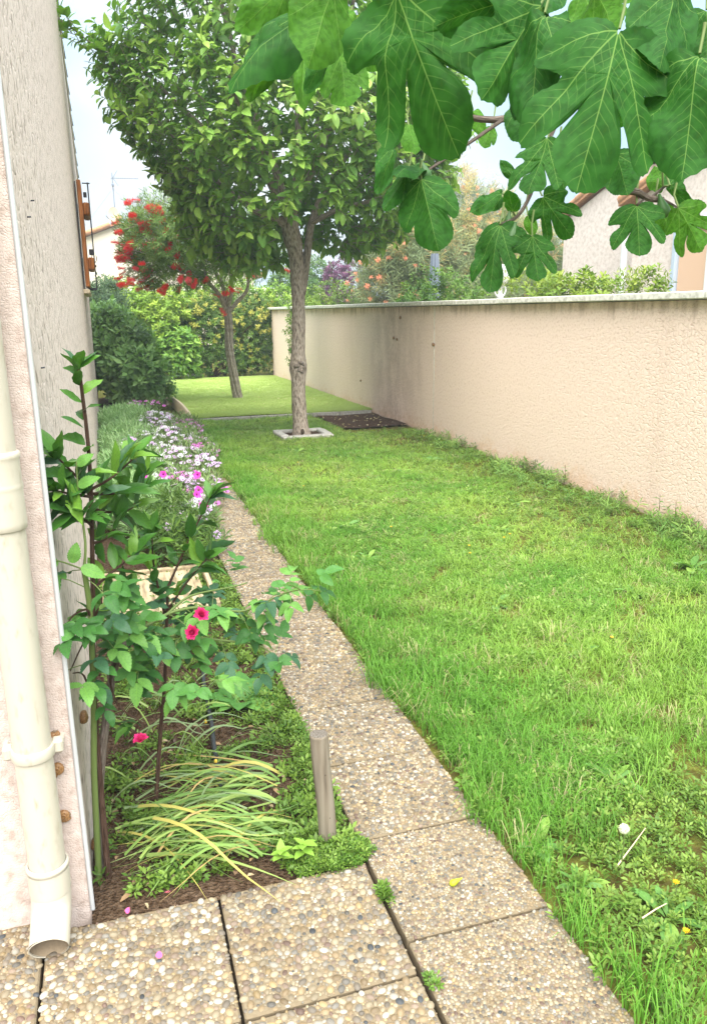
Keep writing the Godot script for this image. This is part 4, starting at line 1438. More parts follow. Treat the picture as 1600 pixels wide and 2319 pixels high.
func bottlebrush() -> void:
	rng.seed = 91
	var base := Vector3(2.233, 0.04, -14.2)
	var o := thing("bottlebrush_tree", "small tree with twisted pale trunk and red brush flowers on the turf", "tree", base)
	# twisted strands make up the trunk
	var core := [Vector3(2.233, 0.0, -14.2), Vector3(2.17, 0.45, -14.2), Vector3(2.12, 0.9, -14.2), Vector3(2.13, 1.3, -14.2), Vector3(2.12, 1.62, -14.2)]
	limb(o, M.bark_grey, core, 0.062, 0.05, "trunk", 0.1, 12)
	for k in 6:
		var a := TAU * k / 6.0
		var pts := []
		for i in 7:
			var s := i / 6.0
			var c: Vector3 = smooth_path(core, 4)[int(s * 16.0)]
			pts.append(c + Vector3(cos(a + s * 1.5), 0, sin(a + s * 1.5)) * lerpf(0.06, 0.042, s))
		limb(o, M.bark_grey, pts, 0.034, 0.026, "strand", 0.14, 8)
	var L := [
		[[Vector3(2.12, 1.5, -14.2), Vector3(1.98, 1.85, -14.15), Vector3(1.78, 2.08, -14.1), Vector3(1.75, 2.3, -14.1), Vector3(1.55, 2.5, -14.0)], 0.05, 0.02],
		[[Vector3(2.13, 1.55, -14.2), Vector3(2.3, 1.72, -14.2), Vector3(2.47, 1.92, -14.15), Vector3(2.5, 2.2, -14.15), Vector3(2.46, 2.55, -14.2)], 0.042, 0.02],
		[[Vector3(2.12, 1.6, -14.2), Vector3(2.08, 1.95, -14.25), Vector3(1.95, 2.25, -14.3), Vector3(1.85, 2.6, -14.3), Vector3(1.6, 2.9, -14.3)], 0.05, 0.02],
		[[Vector3(2.12, 1.6, -14.2), Vector3(2.2, 1.95, -14.1), Vector3(2.15, 2.3, -14.0), Vector3(2.05, 2.7, -13.9)], 0.045, 0.018],
		[[Vector3(1.8, 2.06, -14.1), Vector3(1.6, 2.15, -14.0), Vector3(1.35, 2.2, -13.9), Vector3(1.05, 2.35, -13.9)], 0.03, 0.012],
		[[Vector3(1.7, 2.35, -14.1), Vector3(1.4, 2.6, -14.2), Vector3(1.0, 2.85, -14.2), Vector3(0.7, 3.0, -14.2)], 0.03, 0.01],
		[[Vector3(2.5, 2.2, -14.15), Vector3(2.7, 2.35, -14.1), Vector3(2.95, 2.4, -14.1)], 0.022, 0.01]]
	for l in L: limb(o, M.bark_grey, l[0], l[1], l[2])
	var cl := [cluster(22, 0.085, 0.011, 0.75, 431, 0.2, 0.1, 0.08), cluster(20, 0.09, 0.012, 0.65, 432, 0.24, 0.1, 0.08)]
	for q in [[Vector3(1.25, 2.68, -14.1), Vector3(0.72, 0.62, 0.75), 900], [Vector3(2.0, 2.72, -14.2), Vector3(0.85, 0.6, 0.9), 900], [Vector3(0.85, 2.55, -14.1), Vector3(0.36, 0.5, 0.5), 340], [Vector3(2.75, 2.6, -14.2), Vector3(0.4, 0.4, 0.5), 140]]:
		for j in 2:
			spread_clusters("foliage", cl[j], M.leaf_matt, mass(q[0], q[1], int(q[2]) / 2, 0.6, false, 0.2, j), Color(0.1, 0.2, 0.04), Color(0.28, 0.42, 0.1), o, 1.0)
	# brush flowers: a spike of fine red filaments
	rng.seed = 433
	var fb := MB.new()
	fb.tube(path([Vector3(0, 0, 0), Vector3(0, 0.11, 0)]), taper(2, 0.005, 0.004), 6)
	for k in 190:
		var a := rf(0, TAU)
		var y := rf(0.0, 0.105)
		var d := Vector3(cos(a), rf(-0.1, 0.35), sin(a))
		fb.col = Color.WHITE * rf(0.75, 1.1)
		fb.blade(path([Vector3(0, y, 0), Vector3(0, y, 0) + d * rf(0.028, 0.04)]), 0.0032, Vector3.UP.cross(d).normalized(), false)
	var fm := fb.mesh()
	var red := leafmat(srgb(252, 72, 76), 0.8, 0.5, true)
	var pink := leafmat(srgb(252, 96, 110), 0.8, 0.5, true)
	rng.seed = 92
	var spots := []
	for k in 105:
		var s := rng.randf()
		spots.append(Vector3(lerpf(0.38, 1.55, pow(rng.randf(), 1.35)), lerpf(1.95, 3.3, s), rf(-14.1, -13.45)))
	for k in 9: spots.append(Vector3(rf(0.42, 0.75), rf(2.3, 3.1), rf(-14.3, -13.8)))
	for q in [Vector3(2.15, 1.9, -13.9), Vector3(2.1, 1.97, -13.8), Vector3(2.22, 1.95, -13.9), Vector3(2.0, 1.85, -13.9), Vector3(1.68, 2.02, -13.8), Vector3(1.85, 1.85, -13.9), Vector3(2.75, 2.45, -13.7), Vector3(2.6, 2.25, -13.6), Vector3(3.05, 2.25, -13.8), Vector3(2.4, 2.1, -13.8), Vector3(1.45, 2.05, -13.7), Vector3(1.1, 1.95, -13.8), Vector3(1.95, 1.62, -13.9), Vector3(1.05, 1.85, -13.7)]: spots.append(q)
	for p in spots:
		var d := Vector3(p.x - 1.6, rf(-0.7, 0.35), 0.35 + rf(-0.3, 0.3)).normalized()
		part("flower", fm, red if rng.randf() < 0.7 else pink, o, aim(p - base, d, rdir(), rf(1.0, 1.5)))
		limb(o, M.bark_grey, [p - d * 0.22, p - d * 0.1, p], 0.006, 0.004, "twig", 0.0, 4)

func daisy_mesh() -> ArrayMesh:
	var b := MB.new()
	for k in 13:
		var a := TAU * k / 13.0
		var d := Vector3(cos(a), 0.12, sin(a)).normalized()
		b.col = Color.WHITE
		b.leaf(aim(d * 0.004, d, Vector3.UP, 0.024), 0.36, 0.15, -0.12, 2)
	b.col = Color(0.3, 0.22, 0.35)
	b.lathe([[0.0065, 0.0], [0.006, 0.003], [0.003, 0.0045], [0.0, 0.005]], 8)
	return b.mesh()

func petunia_mesh() -> ArrayMesh:
	var b := MB.new()
	var n := 20
	var rings := [[0.002, -0.03], [0.005, -0.012], [0.012, -0.004], [0.026, 0.004], [0.036, 0.002]]
	for i in rings.size():
		for k in n:
			var a := TAU * k / n
			var r: float = rings[i][0] * (1.0 + (0.12 * cos(a * 5.0) if i > 2 else 0.0))
			b.col = Color(0.35, 0.1, 0.4) if i < 2 else Color.WHITE
			b.pt(Vector3(cos(a) * r, rings[i][1] + (0.003 * sin(a * 5.0 + 1.0) if i == 4 else 0.0), sin(a) * r))
	for i in rings.size() - 1:
		for k in n:
			var a := i * n + k
			var a2 := i * n + (k + 1) % n
			b.tri(a, a2, a + n); b.tri(a2, a2 + n, a + n)
	return b.mesh()

func flower_bed() -> void:
	rng.seed = 101
	var daisy := daisy_mesh()
	var white := leafmat(srgb(232, 228, 240), 0.6, 0.4, true)
	var lilac := leafmat(srgb(216, 184, 228), 0.6, 0.4, true)
	var pink := leafmat(srgb(206, 116, 196), 0.6, 0.4, true)
	var fine := [cluster(16, 0.075, 0.012, 0.7, 441, 0.13), cluster(15, 0.08, 0.014, 0.8, 442, 0.12)]
	var grey := [cluster(18, 0.11, 0.008, 0.5, 443, 0.1, 0.1, 0.25), cluster(16, 0.12, 0.009, 0.6, 444, 0.1, 0.1, 0.25)]
	M.fine = fine
	# clumps of daisies spilling on to the path: [centre x, z, radius x, radius z, height, flowers, materials, label]
	var C := [
		[0.52, -5.75, 0.2, 0.35, 0.15, 16, [lilac, white, lilac], "daisy clump with few closed lilac flowers nearest the viewer"],
		[0.6, -6.7, 0.28, 0.7, 0.13, 44, [lilac, lilac, pink], "daisy clump with lilac flowers at the nearer end of the row"],
		[0.66, -8.0, 0.34, 0.75, 0.14, 52, [white, lilac, lilac], "daisy clump with mixed white and lilac flowers in the middle of the row"],
		[0.88, -8.9, 0.22, 0.9, 0.1, 50, [pink, pink, lilac], "pinkish daisy clump hanging over the path edge"],
		[0.66, -9.6, 0.34, 0.8, 0.15, 50, [white, white, lilac], "daisy clump with white flowers behind the middle of the row"],
		[0.94, -10.6, 0.22, 0.9, 0.1, 46, [pink, lilac, pink], "pink and lilac daisy clump close to the turf border"],
		[0.6, -11.2, 0.34, 0.8, 0.15, 44, [white, white, lilac], "far daisy clump with white flowers in front of the dark shrub"],
		[0.3, -8.7, 0.26, 1.7, 0.17, 44, [white, lilac, white], "loose daisy drift with white flowers among the feathery plants by the house"],
		[0.55, -13.2, 0.3, 0.5, 0.14, 16, [pink, pink, lilac], "small purple-pink daisy clump at the foot of the dark shrub"]]
	for q in C:
		var o := thing("daisy_clump", q[7], "flowers", Vector3(q[0], 0, q[1]), "daisies along the path")
		var pts := []
		for k in int(q[5] * 2.6):
			var a := rf(0, TAU)
			var r := sqrt(rng.randf())
			pts.append([Vector3(q[0] + cos(a) * q[2] * r, 0.02 + q[4] * 0.55 * (1.0 - r * r) * rng.randf(), q[1] + sin(a) * q[3] * r), Vector3(rf(-0.4, 0.4), 1, rf(-0.4, 0.4)).normalized()])
		spread_clusters("foliage", fine[0], M.leaf_matt, pts, Color(0.13, 0.22, 0.07), Color(0.27, 0.39, 0.14), o, 1.0, 0.0)
		for k in int(q[5] * 2.0):
			var a := rf(0, TAU)
			var r := sqrt(rng.randf())
			var p := Vector3(cos(a) * q[2] * r * 1.05, 0.05 + q[4] * (1.0 - 0.65 * r * r) * rf(0.8, 1.1), sin(a) * q[3] * r * 1.05)
			var up := Vector3(rf(-0.35, 0.35), 1, 0.45 + rf(-0.3, 0.3)).normalized()
			part("flower", daisy, q[6][rng.randi() % 3], o, aim(p, up, rdir(), rf(1.0, 1.4)))
	# grey-green feathery plants between the daisies and the house
	for q in [[0.12, -6.4, 0.27, 0.8, 0.13, "low grey-green feathery plant near the pink flowers by the house wall"], [0.16, -8.0, 0.3, 0.9, 0.15, "grey-green grassy plant behind the pink flowers by the house wall"], [0.18, -9.8, 0.34, 1.0, 0.16, "grey-green grassy plant halfway along the house wall"], [0.2, -11.8, 0.36, 1.1, 0.17, "pale grassy plant at the far end of the house wall"]]:
		var o := thing("feathery_plant", q[5], "plant", Vector3(q[0], 0, q[1]), "grey-green plants along the house wall")
		for j in 2:
			var pts := []
			for k in 210:
				var a := rf(0, TAU)
				var r := sqrt(rng.randf())
				pts.append([Vector3(q[0] + cos(a) * q[2] * r, q[4] * (1.0 - 0.7 * r * r) * rf(0.1, 0.85), q[1] + sin(a) * q[3] * r), Vector3(rf(-0.5, 0.5), 1, rf(-0.5, 0.5)).normalized()])
			spread_clusters("foliage", grey[j], M.leaf_matt, pts, Color(0.26, 0.46, 0.17), Color(0.48, 0.68, 0.34), o, 1.0, 0.0)
	# petunias
	var pet := petunia_mesh()
	var mag := leafmat(srgb(206, 66, 176), 0.6, 0.35, true)
	for q in [[0.35, -5.9, "bushy green plant with magenta trumpet flowers in mid bed", [Vector3(-0.13, 0.3, -0.5), Vector3(0.02, 0.29, -0.52), Vector3(0.22, 0.24, 0.1), Vector3(0.26, 0.22, -0.15), Vector3(0.24, 0.2, 0.3), Vector3(0.3, 0.25, -0.6)]], [0.4, -5.2, "leafy plant with few pale lilac flowers beside the path edge", [Vector3(0.22, 0.1, 0.05), Vector3(-0.1, 0.2, 0.1), Vector3(0.05, 0.16, -0.2)]]]:
		var o := thing("petunia_plant", q[2], "flowers", Vector3(q[0], 0, q[1]))
		for j in 2:
			var pts := []
			for k in 130:
				var a := rf(0, TAU)
				var r := sqrt(rng.randf())
				pts.append([Vector3(q[0] + cos(a) * 0.27 * r, 0.22 * (1.0 - 0.6 * r * r) * rf(0.1, 0.9), q[1] + sin(a) * 0.55 * r), Vector3(rf(-0.5, 0.5), 1, rf(-0.5, 0.5)).normalized()])
			spread_clusters("foliage", [fine[1], M.small[0]][j], M.leaf, pts, Color(0.07, 0.16, 0.03), Color(0.2, 0.34, 0.07), o, 0.8 if j == 0 else 0.6, 0.0)
		for p in q[3]:
			part("flower", pet, mag if q[1] < -5.5 else lilac, o, aim(p, Vector3(rf(-0.3, 0.5), 0.6, 0.9), rdir(), rf(0.7, 0.95)))
	# small white flowers at the foot of the far hedge
	var w := thing("white_flowers", "little white flowers at the foot of the hedge end", "flowers", Vector3(1.6, 0.05, -18.9))
	for k in 16:
		part("flower", daisy, white, w, aim(Vector3(rf(-0.25, 0.45), rf(0.05, 0.14), rf(-0.1, 0.1)), Vector3(rf(-0.3, 0.3), 1, 0.6), rdir(), rf(1.3, 1.9)))
	spread_clusters("foliage", fine[0], M.leaf_matt, mass(Vector3(1.7, 0.1, -18.92), Vector3(0.4, 0.08, 0.12), 60), Color(0.06, 0.13, 0.04), Color(0.12, 0.22, 0.06), w, 0.8, 0.0)
	# dry leaf scraps on the bed soil
	var scrap := MB.new()
	scrap.leaf(Transform3D.IDENTITY, 0.5, 0.5, 0.5, 3)
	var sw := []
	var stn := []
	for k in 150:
		sw.append(aim(Vector3(rf(-0.13, 0.56), 0.006, rf(-2.9, -1.89)), Vector3(rf(-1, 1), rf(-0.1, 0.3), rf(-1, 1)), Vector3.UP + rdir() * 0.4, rf(0.012, 0.035)))
		stn.append([Color(0.34, 0.22, 0.12), Color(0.24, 0.15, 0.09), Color(0.42, 0.33, 0.2), Color(0.14, 0.1, 0.08)][k % 4])
	var sc := copies("bed_litter", scrap.mesh(), M.leaf_matt, sw, stn, self)
	tag(sc, "brown dry leaf scraps on the soil of the near bed", "leaves")
	# bed weeds: small leaves scattered over the soil in the near bed
	var weed := [cluster(12, 0.018, 0.009, 0.9, 451, 0.03, 0.2, 0.1), cluster(14, 0.022, 0.01, 0.8, 452, 0.05, 0.2, 0.1)]
	M.weed = weed
	for j in 2:
		var where := []
		var tint := []
		for k in 3600:
			var z := -1.95 - 2.9 * pow(rng.randf(), 1.2)
			var x := rf(-0.13, 0.59)
			var dens := noise.get_noise_2d(x * 420.0, z * 420.0) * 0.6 + 0.5 + rf(-0.2, 0.2)
			dens += 0.35 * smoothstep(0.42, 0.58, x) + (0.55 if x > 0.36 and z > -2.06 else 0.0)
			if z < -2.15 and z > -2.75 and x > 0.25: dens -= 0.08
			if dens < 0.6: continue
			where.append(aim(Vector3(x, -0.012, z), Vector3(rf(-0.7, 0.7), 1, rf(-0.7, 0.7)), rdir(), rf(0.5, 1.2)))
			tint.append(Color(0.09, 0.19, 0.03).lerp(Color(0.24, 0.38, 0.07), rng.randf()))
		copies(numbered("bed_weeds"), weed[j], M.leaf, where, tint, self)
	for o in [get_node("bed_weeds"), get_node("bed_weeds_001")]:
		tag(o, "small green weeds scattered over the bed soil", "weeds", "weeds in the bed")
	# dense mat of chickweed round the wooden post and over the paving edge
	for q in [[0.5, -1.925, 0.13, 0.065, 420, "mat of bright chickweed at the foot of the wooden post"], [0.606, -1.74, 0.013, 0.045, 26, "small green weed in the joint between terrace and path"], [0.618, -1.42, 0.011, 0.022, 9, "star-shaped weed growing in the near paving joint"], [0.585, -2.6, 0.03, 0.2, 90, "weeds lining the path edge behind the post"]]:
		var o := thing("chickweed_patch", q[5], "weed", Vector3(q[0], 0, q[1]))
		var pts := []
		for k in q[4]:
			var a := rf(0, TAU)
			var r := sqrt(rng.randf())
			pts.append([Vector3(q[0] + cos(a) * q[2] * r, -0.008 + (0.03 if q[4] > 80 else 0.008) * (1.0 - r * r) * rng.randf(), q[1] + sin(a) * q[3] * r), Vector3(rf(-0.6, 0.6), 1, rf(-0.6, 0.6)).normalized()])
		spread_clusters("foliage", weed[0], M.leaf, pts, Color(0.1, 0.22, 0.03), Color(0.27, 0.42, 0.08), o, 0.75, -0.02)

func strap(a: Vector3, dirv: Vector3, length: float, lift: float, wid: float, sag: float) -> ArrayMesh:
	var b := MB.new()
	var p := PackedVector3Array()
	var side := Vector3(-dirv.z, 0, dirv.x)
	var curve := rf(-0.45, 0.45)
	for i in 9:
		var s := i / 8.0
		var y := maxf(lift * sin(PI * minf(s * 1.25, 1.0)) * (1.0 - 0.3 * s) - sag * s, -0.02)
		p.append(a + dirv * length * s + side * curve * length * s * s + Vector3(0, y + 0.004, 0))
	var across := (side + Vector3(0, rf(-0.5, 0.9), 0)).normalized()
	b.blade(p, wid, across)
	return b.mesh()

func near_plants() -> void:
	rng.seed = 111
	# ---- clump of collapsed iris leaves
	var cols := []
	for c in [Color(0.11, 0.21, 0.05), Color(0.17, 0.29, 0.07), Color(0.24, 0.34, 0.09), Color(0.19, 0.27, 0.13), Color(0.42, 0.37, 0.1), Color(0.44, 0.3, 0.12)]:
		cols.append(leafmat((c as Color).linear_to_srgb(), 0.42, 0.4, false))
	var ir := thing("iris_clump", "collapsed clump of green and yellowing strap leaves in front of the rose", "plant", Vector3(0.1, 0, -2.15))
	for k in 150:
		var fromright := rng.randf() < 0.55
		var a := Vector3(rf(0.1, 0.36), rf(0.0, 0.02), rf(-0.3, 0.17)) if fromright else Vector3(rf(-0.2, 0.02), rf(0.0, 0.05), rf(-0.26, 0.19))
		var ang := rf(-0.6, 0.5) + (PI if fromright else 0.0) + (0.25 if not fromright else 0.0)
		var d := Vector3(cos(ang), 0, sin(ang))
		var l := rf(0.22, 0.44)
		if fromright: l = minf(l, a.x + 0.21)
		else: l = minf(l, 0.36 - a.x)
		if a.z + sin(ang) * l > 0.2: d.z = -absf(d.z)
		part("leaf", strap(a, d, l, rf(0.0, 0.07), rf(0.006, 0.013), 0.0), cols[[0, 0, 1, 1, 2, 2, 3, 3, 4, 5, 1, 2][rng.randi() % 12]], ir)
	# the two long yellow leaves that reach over the paving
	part("leaf", strap(Vector3(-0.08, 0.07, -0.02), Vector3(0.42, 0, 0.5).normalized(), 0.53, 0.05, 0.011, 0.055), cols[4], ir)
	part("leaf", strap(Vector3(-0.05, 0.06, 0.02), Vector3(0.8, 0, 0.33).normalized(), 0.36, 0.03, 0.012, 0.05), cols[4], ir)
	part("leaf", strap(Vector3(-0.06, 0.03, 0.12), Vector3(0.97, 0, 0.1).normalized(), 0.42, 0.03, 0.016, 0.02), cols[2], ir)
	var ir2 := thing("iris_clump", "bluish strap leaves arching over the black hose behind the rose", "plant", Vector3(0.15, 0, -2.75))
	for k in 44:
		var a := Vector3(rf(-0.2, 0.16), 0, rf(-0.3, 0.3))
		var ang := rf(-0.5, 0.5) + (PI if rng.randf() < 0.25 else 0.0)
		part("leaf", strap(a, Vector3(cos(ang), 0, sin(ang)), rf(0.18, 0.34), rf(0.03, 0.12), rf(0.007, 0.012), 0.0), cols[[0, 3, 3, 1, 2][rng.randi() % 5]], ir2)
	# ---- bay laurel sapling against the house corner
	var bay_leaf := MB.new()
	bay_leaf.leaf(Transform3D.IDENTITY, 0.36, 0.28, 0.12, 6, 0.95)
	var bl := bay_leaf.mesh()
	var bls := [bl]
	for k in 4:
		bay_leaf = MB.new()
		bay_leaf.toothed(Transform3D.IDENTITY, 0.34 + 0.03 * k, 0.2 + 0.2 * k, [0.3, -0.1, 0.15, 0.4][k], [0.5, -0.6, 0.2, -0.3][k], 4)
		bls.append(bay_leaf.mesh())
	var bm := []
	for c in [Color(0.045, 0.14, 0.025), Color(0.06, 0.18, 0.03), Color(0.09, 0.24, 0.04), Color(0.17, 0.35, 0.05), Color(0.065, 0.16, 0.075)]:
		bm.append(leafmat((c as Color).linear_to_srgb(), 0.32, 0.45, false))
		bm[-1].albedo_texture = leaf_veins()
	var bay := thing("bay_laurel", "young bay laurel with upright dark stem and glossy leaves at the house corner", "shrub", Vector3(-0.125, 0, -2.03))
	var stem := [Vector3(-0.118, -0.03, -2.05), Vector3(-0.112, 0.38, -2.08), Vector3(-0.1, 0.64, -2.08), Vector3(-0.078, 0.89, -2.08), Vector3(-0.059, 1.18, -2.08), Vector3(-0.06, 1.37, -2.08), Vector3(-0.063, 1.42, -2.08)]
	var sp := limb(bay, M.bark_dark, stem, 0.0095, 0.0035, "stem", 0.05, 8)
	limb(bay, M.bark_dark, [Vector3(0.03, -0.03, -2.35), Vector3(0.073, 0.255, -2.4), Vector3(0.092, 0.378, -2.4), Vector3(0.117, 0.617, -2.4), Vector3(0.127, 0.719, -2.4)], 0.008, 0.004, "stem", 0.05, 7)
	var put := func(at: Vector3, d: Vector3, up: Vector3, s: float) -> void:
		part("leaf", bls[rng.randi() % 5], bm[[0, 0, 1, 1, 2, 2, 3, 4][rng.randi() % 8]], bay, aim(at, d, up, s))
	# leading shoot: opposite-looking spirals of leaves up to the tip rosette
	for k in 22:
		var y := 0.98 + 0.44 * k / 21.0
		var p := Vector3(lerpf(-0.07, -0.062, k / 21.0), y, -2.08) - bay.position
		var a: float = k * 2.4
		var d := Vector3(cos(a), 0.25 + 0.5 * k / 21.0, sin(a) * 0.8).normalized()
		if k % 3 != 1 or k > 14: put.call(p, d, Vector3.UP + rdir() * 0.4 + Vector3(0, 0, 0.4), rf(0.055, 0.085))
	for k in 5:
		var a := TAU * k / 5.0
		put.call(Vector3(-0.063, 1.415, -2.08) - bay.position, Vector3(cos(a) * 0.55, 1.0, sin(a) * 0.5).normalized(), Vector3(-cos(a), 0.4, -sin(a)), rf(0.055, 0.075))
	for b in BAY:
		var p := limb(bay, M.bark_dark, b, 0.0045, 0.0022, "branch", 0.05, 6)
		var n := p.size()
		for k in range(2, n):
			var dv := (p[k] - p[k - 1]).normalized()
			var side := dv.cross(rdir()).normalized()
			put.call(p[k], (side * 0.8 + dv * 0.5 + Vector3(0, 0.15, 0)).normalized(), Vector3.UP + rdir() * 0.5 + Vector3(0, 0, 0.35), rf(0.065, 0.105))
			if k % 2 == 0: put.call(p[k], (side * -0.8 + dv * 0.4 + Vector3(0, 0.3, 0)).normalized(), Vector3.UP + rdir() * 0.5 + Vector3(0, 0, 0.35), rf(0.07, 0.105))
		for k in 5:
			var dv := (p[n - 1] - p[n - 3]).normalized()
			put.call(p[n - 1], (dv + rdir() * 0.75 + Vector3(0, 0.4, 0)).normalized(), Vector3.UP * 0.7 + rdir() * 0.6, rf(0.07, 0.11))
	for k in 5:
		var y := 0.52 + 0.1 * k
		var a := k * 2.0
		put.call(Vector3(0.105 + 0.005 * k, y, -2.4) - bay.position, Vector3(cos(a), 0.3, sin(a)).normalized(), Vector3.UP + rdir() * 0.4, rf(0.07, 0.1))
	# ---- rose bush
	var rls := []
	for k in 4:
		var rl := MB.new()
		rl.toothed(Transform3D.IDENTITY, 0.62, 0.12 + 0.16 * k, [0.1, 0.35, 0.2, 0.5][k], [-0.4, 0.3, 0.6, -0.15][k])
		rls.append(rl.mesh())
	var rlm: Mesh = rls[0]
	var rm := []
	var rm_cols := [Color(0.05, 0.16, 0.04), Color(0.065, 0.2, 0.048), Color(0.095, 0.26, 0.06), Color(0.16, 0.36, 0.08), Color(0.06, 0.16, 0.085)]
	for c in [Color(0.05, 0.16, 0.04), Color(0.065, 0.2, 0.048), Color(0.095, 0.26, 0.06), Color(0.16, 0.36, 0.08), Color(0.06, 0.16, 0.085)]:
		rm.append(leafmat((c as Color).linear_to_srgb(), 0.5, 0.5, false))
		rm[-1].albedo_texture = leaf_veins()
	var rose := thing("rose_bush", "rose bush with grey woody cane and pink blooms leaning over the bed", "shrub", Vector3(-0.11, 0, -2.1))
	var count := 0
	var extra := []
	var extra_t := []
	for i in ROSE.size():
		var r := [0.015, 0.0095, 0.006, 0.006, 0.005, 0.0045, 0.0045, 0.005, 0.004, 0.004, 0.004]
		var pts: Array = (ROSE[i] as Array).duplicate()
		if i < 2: pts[0] = Vector3(pts[0].x, -0.04, pts[0].z)
		var p := limb(rose, M.cane_brown if i == 0 else (M.cane_green if i in [1, 2, 3, 7] else M.bark_dark), pts, r[i], r[i] * (0.7 if i < 2 else 0.35), "cane", 0.06, 8)
		if i == 8: continue
		var from := 1 if i > 1 else (p.size() - 7 if i == 1 else p.size() - 3)
		for k2 in range(from * 2, p.size() * 2):
			var k: int = k2 / 2
			var single := count < 280 and k2 % 2 == 0
			if not single and k2 % 4 != 1: continue
			var dv := (p[k] - p[maxi(k - 1, 0)]).normalized()
			var side := (dv.cross(Vector3.UP).normalized() * (1.0 if (k + k2) % 2 == 0 else -1.0) + rdir() * 0.6 + Vector3(0, 0.1, 0.25)).normalized()
			var l := rf(0.07, 0.11)
			var ax := (side + Vector3(0, -0.25, 0)).normalized()
			var up := (Vector3.UP + rdir() * 0.35 + Vector3(0, 0, 0.3)).normalized()
			var stalk := MB.new()
			stalk.tube(path([p[k], p[k] + side * l * 0.5, p[k] + side * l * 0.5 + ax * l * 0.5]), taper(3, 0.0015, 0.001), 4)
			if single: part("leaf_stalk", stalk.mesh(), M.cane_green, rose)
			var m: Material = rm[rng.randi() % 5]
			var e := p[k] + side * l * 0.5 + ax * l * 0.5
			var across := ax.cross(up).normalized()
			if not single:
				extra_t.append((rm_cols[rng.randi() % 5] as Color) * rf(0.9, 1.15))
				extra.append(aim(e - Vector3(0, 0.02, 0.03), ax, up, rf(0.045, 0.065)))
				for s in [-1, 1]:
					extra_t.append(extra_t[-1])
					extra.append(aim(e - Vector3(0, 0.02, 0.03) - ax * 0.014, (across * s + ax * 0.4 + rdir() * 0.25).normalized(), up + rdir() * 0.25, rf(0.038, 0.058)))
				continue
			part("leaf", rls[rng.randi() % 4], m, rose, aim(e, ax, up, rf(0.046, 0.066)))
			for s in [-1, 1]:
				part("leaf", rls[rng.randi() % 4], m, rose, aim(e - ax * 0.012, (across * s + ax * 0.45 + rdir() * 0.25).normalized(), up + rdir() * 0.25, rf(0.04, 0.06)))
				if rng.randf() < 0.5: part("leaf", rls[rng.randi() % 4], m, rose, aim(e - ax * 0.042, (across * s + ax * 0.3 + rdir() * 0.25).normalized(), up + rdir() * 0.25, rf(0.034, 0.05)))
				count += 2
	copies("foliage", rls[1], M.leaf, extra, extra_t, rose)
	# climbing shoot up the corner with a few leaves
	limb(rose, M.cane_green, [Vector3(-0.095, 0.929, -2.0), Vector3(-0.085, 1.0, -2.0), Vector3(-0.09, 1.12, -2.02), Vector3(-0.088, 1.2, -2.03)], 0.004, 0.002, "cane", 0.05, 6)
	limb(rose, M.cane_green, [Vector3(-0.095, 0.929, -2.0), Vector3(-0.153, 0.968, -1.97), Vector3(-0.181, 0.971, -1.95)], 0.0022, 0.0015, "cane", 0.05, 6)
	for q in [[Vector3(-0.15, 0.966, -1.97), Vector3(-0.9, -0.15, 0.1), 0.07], [Vector3(-0.12, 0.955, -1.98), Vector3(0.3, 0.9, 0.1), 0.055], [Vector3(-0.1, 0.94, -1.99), Vector3(0.8, -0.4, 0.2), 0.065], [Vector3(-0.09, 1.14, -2.02), Vector3(0.7, 0.3, 0.2), 0.06], [Vector3(-0.088, 1.19, -2.03), Vector3(0.6, 0.4, 0.1), 0.05], [Vector3(-0.1, 1.1, -2.02), Vector3(-0.8, -0.3, 0.2), 0.055], [Vector3(-0.1, 1.08, -2.02), Vector3(-0.7, -0.6, 0.1), 0.06]]:
		part("leaf", rlm, rm[3], rose, aim(q[0] - rose.position, q[1], Vector3(0.1, 0.6, 0.8) + rdir() * 0.3, q[2]))
	# blooms
	var bloom := MB.new()
	for k in 26:
		var a: float = k * 2.4
		var s := 0.2 + 0.8 * k / 25.0
		var d := Vector3(cos(a) * s * 0.95, 1.05 - 0.6 * s, sin(a) * s * 0.95).normalized()
		bloom.col = Color.WHITE * rf(0.85, 1.1)
		bloom.leaf(aim(Vector3(cos(a), 0, sin(a)) * 0.0015, (d + rdir() * 0.18).normalized(), Vector3(-cos(a), 0.6, -sin(a)) + rdir() * 0.2, 0.021 + 0.006 * s), 0.95, 0.5, -0.35 + 0.5 * s, 4, 0.62)
	var rosem := bloom.mesh()
	var rp := leafmat(srgb(226, 56, 130), 0.6, 0.45, true)
	for q in [[Vector3(0.204, 0.693, -2.2), Vector3(0.2, 0.5, 0.8)], [Vector3(0.176, 0.651, -2.18), Vector3(-0.3, 0.2, 0.9)], [Vector3(0.003, 0.375, -2.1), Vector3(0.1, 1, 0.25)]]:
		part("rose_bloom", rosem, rp, rose, aim(q[0] - rose.position, q[1], rdir(), 0.95))
	# ---- broad lettuce-like weeds at the path side under the rose
	var wl := MB.new()
	wl.leaf(Transform3D.IDENTITY, 0.6, 0.15, 0.3, 7, 0.7)
	var wlm := wl.mesh()
	for q in [[Vector3(0.42, 0, -2.95), 12, 0.16, "pale green broad-leaved weed beside the path under the rose"], [Vector3(0.3, 0, -4.0), 10, 0.11, "green leafy plant next to the beige cover and path"], [Vector3(0.5, 0, -4.35), 9, 0.1, "small leafy weed at the path edge beside the beige cover"]]:
		var o := thing("broadleaf_weed", q[3], "weed", q[0])
		for k in q[1]:
			var a: float = k * 2.4
			part("leaf", wlm, rm[2 + (k % 2)], o, aim(Vector3(cos(a), 0.1, sin(a)) * 0.015, Vector3(cos(a), rf(0.15, 0.7), sin(a)).normalized(), Vector3.UP, q[2] * rf(0.7, 1.1)))
